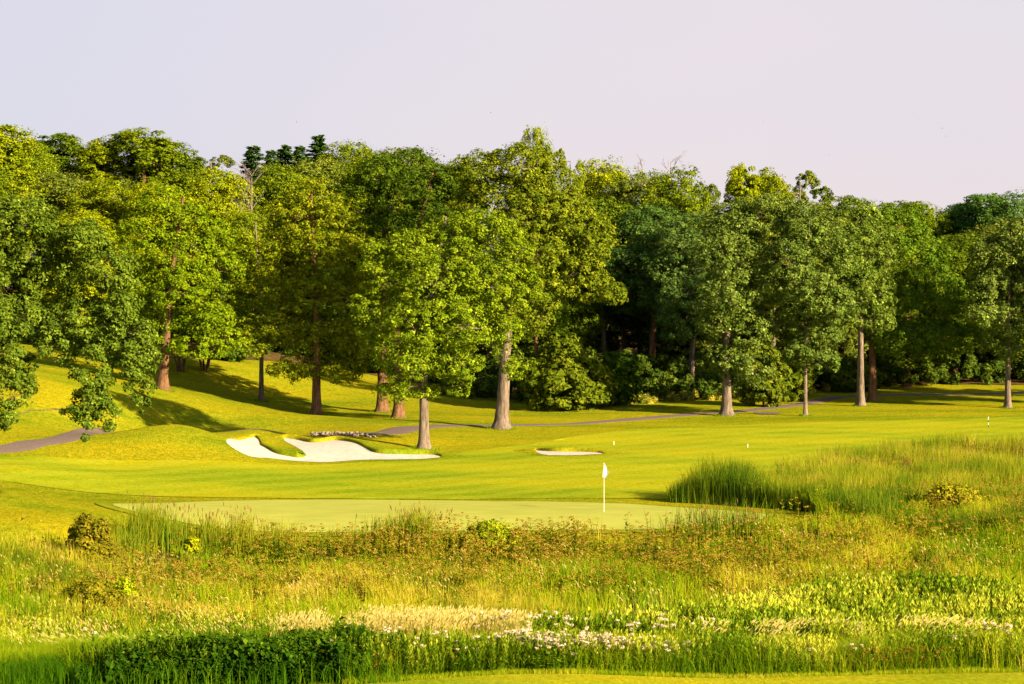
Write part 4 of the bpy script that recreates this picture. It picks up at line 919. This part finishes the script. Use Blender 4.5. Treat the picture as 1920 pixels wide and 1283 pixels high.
# 6 dark broadleaf bank and bank plants at the near edge
def bank():
    r_ = np.random.default_rng(500)
    n = 1200; x = r_.uniform(-11.6, -3.2, n); y = 50.3 + (x + 14) * .16 + r_.uniform(-.7, 1.9, n)
    k = (fbm2(x, y * 2, 1.1, 55) > .36 + .25 * np.clip((x + 5) / 2, 0, 1) + .25 * np.clip((-10.2 - x) / 1.4, 0, 1)) & (r_.random(n) < np.clip((-2.9 - x) / 1.6, 0, 1)); x, y = x[k], y[k]; n = len(x)
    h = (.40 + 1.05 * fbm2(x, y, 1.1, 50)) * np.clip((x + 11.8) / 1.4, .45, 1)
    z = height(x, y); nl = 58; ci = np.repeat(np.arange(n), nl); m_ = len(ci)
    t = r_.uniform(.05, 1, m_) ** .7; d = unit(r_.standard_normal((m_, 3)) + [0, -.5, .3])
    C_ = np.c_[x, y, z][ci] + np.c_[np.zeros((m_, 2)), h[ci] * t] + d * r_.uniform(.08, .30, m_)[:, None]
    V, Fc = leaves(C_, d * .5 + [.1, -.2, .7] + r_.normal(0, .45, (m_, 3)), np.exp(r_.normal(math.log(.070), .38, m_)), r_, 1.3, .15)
    veg('broadleaf_thicket', V, Fc, 'broad', np.repeat(np.clip(.08 + .5 * t ** 3 + r_.normal(0, .2, m_), 0, 1), 4), 'shade-coloured broadleaf vine thicket along the lower left edge')  # tint climbs with height: painted bright tips over shade-dark lower leaves
bank()
def strip_grass(cx0, cx1, y0, y1, n, h0, h1, seed, tl, mat, label, w_=.018, name='bank_grass', lean=.3):
    r_ = np.random.default_rng(seed); x = r_.uniform(cx0, cx1, n); y = y0(x) + r_.uniform(0, 1, n) * (y1(x) - y0(x))
    h = r_.uniform(h0, h1, n) * (.65 + .7 * fbm2(x, y, 1.2, seed)); V, Fc, u = blades(x, y, h, w_, r_, lean, .35)
    veg(name, V, Fc, mat, np.repeat(np.clip(tl + .5 * (fbm2(x, y, 1.5, seed + 1) - .5) + r_.normal(0, .12, n), 0, 1), 5), label)
near = lambda x: np.interp(x, [-15, -12, -4, 0, 6, 14.6, 17], [49.0, 49.6, 51.1, 52.2, 52.6, 53.4, 53.7])
strip_grass(-4.5, 15.6, near, lambda x: near(x) + 1.7, 26000, .15, 1.25, 601, .22, 'grass', 'green grassy bank along the lower right edge', lean=.65)
strip_grass(-4.5, 15.6, lambda x: near(x) + .3, lambda x: near(x) + 1.9, 9000, .5, 1.3, 608, .62, 'grass', 'yellowing grass mixed into the lower right bank', lean=.5)
strip_grass(-14.5, -2.8, lambda x: near(x) - .7, lambda x: near(x) + 1.9, 1600, .3, 1.0, 607, .04, 'grass', 'dark grass blades threading the broadleaf thicket', lean=.45)
forbs([(-4.5, 51.2), (2, 52.4), (9, 53.0), (15.6, 53.7), (15.6, 55.0), (9, 54.4), (0, 54.0), (-4.5, 52.8)], 2800, .45, 1.2, 405, 'narrow-leaved weeds of the lower right bank', lsize=.052, nl=26, nz=.38, asp=3.0)
forbs([(-10.6, 50.4), (-3, 51.2), (-2.6, 52.6), (-10.6, 52)], 260, .9, 1.45, 406, 'tall dark leafy stems rising from the broadleaf thicket', mat='broad', lsize=.06, nl=34, nz=.3, asp=3)
def low_rust():
    r_ = np.random.default_rng(611); X, Y = [], []
    for cx, k, sx in [(1700, 130, 45), (1640, 60, 30), (1745, 50, 30), (740, 70, 30), (830, 50, 25), (975, 30, 14), (1110, 26, 14), (845, 30, 18), (1580, 26, 18)]:
        x = at(cx + r_.normal(0, sx, k), 53.4); X.append(x); Y.append(near(x) + r_.uniform(.1, .9, k))
    x, y = np.concatenate(X), np.concatenate(Y); n = len(x)
    (V1, F1), (Vh, Fh, ci), (Vl, Fl, c2) = umbel_plants(x, y, r_.uniform(.3, .75, n), r_, r_.uniform(.06, .14, n), 22, .04, .8, .012, 14, .06)
    V = np.vstack([Vh, Vl]); Fc = np.vstack([Fh, Fl + len(Vh)]); veg('rust_weeds', V, Fc, 'rust', np.repeat(np.clip(r_.normal(.62, .2, len(Fc)), 0, 1), 3), 'reddish-brown withered weeds low in the near bank')
low_rust()
strip_grass(-11.8, -2.5, lambda x: near(x) + 1.0, lambda x: near(x) + 3.0, 6000, .6, 1.4, 609, .25, 'grass', 'green grass leaning through the top of the broadleaf thicket', lean=.5)
strip_grass(-15, -10.0, lambda x: near(x) + 1.9, lambda x: near(x) + 4.6, 21000, .8, 1.1, 602, .40, 'grass', 'soft bright green grass mound at the lower left')
strip_grass(-15, -9.5, lambda x: near(x) + .5, lambda x: near(x) + 1.9, 7000, .35, .75, 603, -.1, 'grass', 'dark grass below the bright mound at the lower left')  # lowest tint, painting in the shade at the foot of the mound
strip_grass(7.2, 11.2, lambda x: near(x) + .9, lambda x: near(x) + 2.2, 8000, .7, .95, 604, .22, 'grass', 'vivid green grass tuft patch before the golden straw at right')
strip_grass(-4.5, 15.5, lambda x: near(x) - .35, lambda x: near(x) + .25, 16000, .06, .22, 605, .5, 'grass', 'short ragged grass where the lawn meets the bank', .014)
strip_grass(-15.5, 16.5, lambda x: near(x) * 0 + 46.8, lambda x: near(x) + .2, 14000, .02, .055, 606, .60, 'grass', 'short mown blades of the foreground lawn', .010, 'lawn_blades')

# 7 white-pink blossoms
def blossoms(x, y, h, r_, head, label, name='blossom_mass', thing=False):
    (V1, F1), (Vh, Fh, ci), (Vl, Fl, c2) = umbel_plants(x, y, h, r_, head, 46, .026, .55, .012, 12, .07)
    return V1, F1, Vh, Fh, Vl, Fl
def blossom_mass(pxs, n, seed, label):
    r_ = np.random.default_rng(seed); X, Y, Hh = [], [], []
    for cx, cy, sx, k, D in pxs:
        m_ = int(n * k); x = at(cx + r_.normal(0, sx, m_), D); y = D + r_.normal(0, .25, m_); z = height(x, y)
        X.append(x); Y.append(y); Hh.append(CH - (cy + r_.normal(0, 8, m_) - YH) * y / F - z)
    x, y, h = map(np.concatenate, (X, Y, Hh)); h = np.clip(h * r_.uniform(.9, 1.04, len(h)), .35, 1.6)
    V1, F1, Vh, Fh, Vl, Fl = blossoms(x, y, h, r_, r_.uniform(.05, .12, len(x)), label)
    veg('white_blossoms', Vh, Fh, 'blossom', np.repeat(np.clip(r_.normal(.65, .25, len(Fh)), 0, 1), 3), label)
    veg('blossom_stems', np.vstack([V1]), F1, 'grass', np.full(len(V1), .35), 'green stems of the ' + label)
    veg('blossom_leaves', Vl, Fl, 'forb', np.repeat(np.clip(r_.normal(.45, .2, len(Fl)), 0, 1), 3), 'leaves of the ' + label)
blossom_mass([(975, 1190, 20, .2, 53.0), (1010, 1203, 25, .16, 52.7), (1060, 1200, 28, .25, 52.9), (1110, 1196, 25, .2, 53.1), (1150, 1204, 20, .12, 53.0), (1195, 1208, 18, .10, 53.2), (1255, 1215, 22, .05, 53.2)], 560, 701, 'mass of pinkish white blossoms at the front centre of the bank')
blossom_mass([(1000, 1160, 8, .06, 55), (1060, 1158, 10, .08, 55.2), (1100, 1160, 5, .03, 55), (1185, 1163, 12, .08, 55.3), (1240, 1160, 12, .09, 55.5), (1320, 1165, 10, .06, 55.6), (935, 1142, 16, .10, 56.5), (890, 1146, 6, .03, 56.5)], 120, 702, 'scattered pinkish white blossoms among the green weeds behind the bank')

def blossom_plant(px, py, D, nh, seed, label):
    r_ = np.random.default_rng(seed); x0 = at(px, D); z0 = hz1(x0, D)
    x = x0 + r_.normal(0, .16, nh); y = D + r_.normal(0, .12, nh); z = height(x, y); h = np.clip(CH - (py + r_.normal(0, 5, nh) - YH) * y / F - z, .3, 1.6)
    V1, F1, Vh, Fh, Vl, Fl = blossoms(x, y, h, r_, r_.uniform(.05, .10, nh), label)
    e = empty('flowering_weed', (x0, D, z0)); tag(e, label, 'wildflower', 'pale flowering weeds along the near bank'); off = np.array([x0, D, z0])
    tag(obj('blossom', make_mesh('blossom', Vh - off, Fh, M['blossom'], np.repeat(np.clip(r_.normal(.6, .25, len(Fh)), 0, 1), 3)), e), kind='stuff')
    tag(obj('stems', make_mesh('stems', V1 - off, F1, M['grass'], np.full(len(V1), .3)), e), kind='stuff')
    tag(obj('leaves', make_mesh('leaves', Vl - off, Fl, M['forb'], np.repeat(np.clip(r_.normal(.4, .2, len(Fl)), 0, 1), 3)), e), kind='stuff')
for i, a in enumerate([(733, 1180, 52.2, 8, 'pale blossom cluster right of the dark spiky weed'), (824, 1185, 52.2, 6, 'pale blossom cluster at the right end of the cream straw'), (620, 1202, 51.6, 4, 'lone blossom cluster before the dark thicket'), (793, 1203, 51.8, 3, 'tiny blossom low between the two clusters by the cream straw'),
                       (1530, 1218, 53.2, 5, 'dull brownish blossom left of the green grass patch on the right'), (1605, 1207, 53.3, 5, 'pinkish blossom in the middle of the right bank'), (1438, 1208, 53.2, 3, 'small pale blossom left end of the right bank'), (1795, 1190, 53.6, 5, 'broken pale blossom spray on the right bank'),
                       (1835, 1170, 53.9, 6, 'upper pale blossom spray on the right bank'), (1880, 1175, 54.0, 8, 'rightmost pale blossom spray by the picture edge'), (868, 1205, 52.0, 4, 'pale blossom left of the blossom mass'), (905, 1195, 52.3, 5, 'pale blossom touching the left of the blossom mass'), (185, 1180, 52, 2, 'tiny pale blossom at the lower left')]):
    blossom_plant(*a[:4], 720 + i, a[4])

# 8 shrubs and single plants in the marsh
shrub('marsh_shrub', 'reddish-brown round shrub beside the reeds at the left end of the green', 165, 71.5, 95, 108, (0.13, 0.105, 0.016), 91, 22000, .085, .2, 'shrub')
shrub('marsh_shrub', 'low bright yellow-green bush in front of the putting green', 922, 77.6, 120, 60, (0.20, 0.22, 0.012), 92, 9000, .075, .2, 'shrub')
shrub('marsh_shrub', 'brown dome-shaped shrub in the marsh below the reddish-brown round one', 165, 64.5, 140, 80, (0.13, 0.11, 0.014), 93, 12000, .07, .2, 'shrub')
shrub('marsh_shrub', 'yellow bush in the right marsh below the reed bed', 1790, 84, 150, 60, (0.20, 0.17, 0.018), 94, 9000, .09, .25, 'shrub')
shrub('marsh_shrub', 'small yellowish bush by the reeds at left of the green', 362, 77.4, 30, 36, (0.24, 0.23, 0.01), 95, 2500, .07, .15, 'shrub')
shrub('marsh_shrub', 'small lime leafy plant in the left marsh', 232, 66, 60, 70, (0.24, 0.26, 0.012), 96, 4000, .07, .15, 'shrub')
def spiky(px, py, D, seed, label):
    r_ = np.random.default_rng(seed); x = at(px, D); z = hz1(x, D); H = CH - (py - YH) * D / F - z
    V, Fc, e = tube(np.array([(0, 0, -.1), (.02, 0, H * .5), (0, 0, H)]), [.014, .011, .005], 5); em = empty('spiky_weed', (x, D, z)); tag(em, label, 'weed')
    obj('stem', make_mesh('stem', V, np.vstack([Fc, e]), M['broad'], np.full(len(V), .3)), em)
    n = 110; t = np.linspace(.3, 1, n); a = np.arange(n) * 2.4; l_ = .16 * (1.25 - t); d = np.c_[np.cos(a), np.sin(a), np.full(n, .45)]
    sd = np.c_[-np.sin(a), np.cos(a), np.zeros(n)]; Vl, Fl = leaves(np.c_[np.zeros((n, 2)), t * H] + d * l_[:, None] * .8, np.cross(d, sd), l_ * .55, r_, 3.2, .05, d)
    tag(obj('leaves', make_mesh('leaves', Vl, Fl, M['broad'], np.full(len(Vl), .35)), em), kind='stuff')
spiky(681, 1157, 51.9, 1, 'taller dark spiky weed sticking up before the cream straw'); spiky(663, 1168, 52.0, 2, 'shorter dark spiky weed left of the taller one')

tx, ty = [], []
for px, D, r_t in [(305, 140, .6), (490, 150, .28), (593, 143, .48), (716, 147, .65), (747, 139, .62), (795, 115.5, .45), (940, 130.5, .64), (1363, 143, .54), (1510, 142, .22), (1614, 152, .44), (1636, 157, .46), (1890, 150, .36)]:
    n = 260; a = r0.uniform(0, 6.28, n); rr = r_t * 1.25 + np.abs(r0.normal(0, .16, n)); tx.append(at(px, D) + np.cos(a) * rr); ty.append(D + np.sin(a) * rr)
tx, ty = np.concatenate(tx), np.concatenate(ty)
V, Fc, u = blades(tx, ty, r0.uniform(.06, .24, len(tx)), .03, r0, .4, .3); veg('trunk_grass', V, Fc, 'grass', np.repeat(r0.uniform(.05, .5, len(tx)), 5), 'unmown grass tufts round the feet of the trunks')

# ------------------------------------------------------------------ flag and stakes
fx, fy = at(1132.5, 85.1), 85.1; fz = hz1(fx, fy) + .05
fe = empty('flagstick', (fx, fy, fz)); tag(fe, 'white golf flagstick with white pennant on the putting green', 'golf flag')
V, Fc, e = tube(np.array([(0, 0, -.1), (0, 0, .8), (0, 0, 1.6), (0, 0, 2.14)]), [.012, .011, .010, .009], 10); obj('pole', make_mesh('pole', V, np.vstack([Fc, e]), M['white'], smooth=True), fe)
V, Fc, e = tube(np.array([(0, 0, 2.13), (0, 0, 2.15), (0, 0, 2.17)]), [.016, .018, .012], 8); obj('finial', make_mesh('finial', V, np.vstack([Fc, e]), M['white'], smooth=True), fe)
rows, cols = 12, 8; Vf = []
for j in range(rows + 1):
    v = j / rows; wdt = .05 + .22 * min(1, v / .55) if v < .55 else .27 * (1 - (v - .55) / .45 * .55)
    for i_ in range(cols + 1):
        u_ = i_ / cols; Vf.append((u_ * wdt * .82 - (.06 if u_ == 0 else .02) * v, .045 * math.sin(u_ * 9 + v * 2) * u_, 2.13 - v * .58 - u_ * .05 * (v > .5)))
Vf = np.array(Vf); back = Vf + [0, .004, 0]; id_ = np.arange((rows + 1) * (cols + 1)).reshape(rows + 1, cols + 1)
Ff = np.stack([id_[:-1, :-1], id_[:-1, 1:], id_[1:, 1:], id_[1:, :-1]], -1).reshape(-1, 4)
obj('pennant', make_mesh('pennant', np.vstack([Vf, back]), np.vstack([Ff, Ff[:, ::-1] + len(Vf)]), M['white'], smooth=True), fe)
th = np.linspace(0, 6.283, 24, endpoint=False)
V = np.vstack([np.c_[np.cos(th) * .054, np.sin(th) * .054, np.full(24, .006)], np.c_[np.cos(th) * .05, np.sin(th) * .05, np.full(24, .006)], np.c_[np.cos(th) * .05, np.sin(th) * .05, np.full(24, -.1)]])
k = np.arange(24); k1 = (k + 1) % 24
obj('cup', make_mesh('cup', V, np.vstack([np.c_[k, k1, k1 + 24, k + 24], np.c_[k + 24, k1 + 24, k1 + 48, k + 48]]), M['white']), fe)

def stake(px, py, hpx, label, bands=True, r_=.03):
    x, y = ground_at(px, py); z = hz1(x, y); H = hpx * y / F; e = empty('yardage_stake', (x, y, z)); tag(e, label, 'marker stake')
    n = 4 if bands else 1
    for k in range(n):
        a, b = H * k / n, H * (k + 1) / n
        V, Fc, ee = tube(np.array([(0, 0, a - (.1 if k == 0 else 0)), (0, 0, (a + b) / 2), (0, 0, b)]), [r_, r_, r_], 8)
        obj('band' if bands else 'post', make_mesh('band', V, np.vstack([Fc, ee]), M['black' if (bands and k % 2 == 0) else 'white']), e)
    V, Fc, ee = tube(np.array([(0, 0, H), (0, 0, H + .02), (0, 0, H + .04)]), [r_ * 1.2, r_ * 1.2, r_ * .5], 8); obj('cap', make_mesh('cap', V, np.vstack([Fc, ee]), M['white']), e)
stake(1853, 802, 19, 'black and white banded yardage stake on the far fairway at right', True, .022)
stake(1402, 840, 6, 'small white marker stake in the middle of the fairway', False, .018)
stake(1151, 835, 6, 'small pale marker stake beyond the narrow bunker', False, .02)

# ------------------------------------------------------------------ distant birds in the sky
bm_ = make_mesh('bird', np.array([(0, -.18, 0), (.05, 0, .02), (0, .2, 0), (-.05, 0, .02), (.42, .05, .12), (-.42, .05, .12), (0, 0, -.05), (.2, -.06, .1), (-.2, -.06, .1)]),
                np.array([(0, 1, 3), (1, 2, 3), (0, 6, 1), (6, 2, 1), (0, 3, 6), (3, 2, 6), (1, 7, 4), (1, 4, 2), (3, 5, 8), (3, 2, 5)]), M['black'])
for i, (px, py) in enumerate([(1555, 291), (1767, 241), (1773, 256), (1723, 224), (920, 212), (556, 229), (1431, 229)]):
    D = 210 + 12 * i; o = obj('bird', bm_, loc=(at(px, D), D, CH - (py - YH) * D / F)); o.scale = (.35, .35, .35); o.rotation_euler = (0, .2 * i, i)
    tag(o, 'tiny dark bird flying far off in the pale sky', 'bird', 'birds far off in the sky')
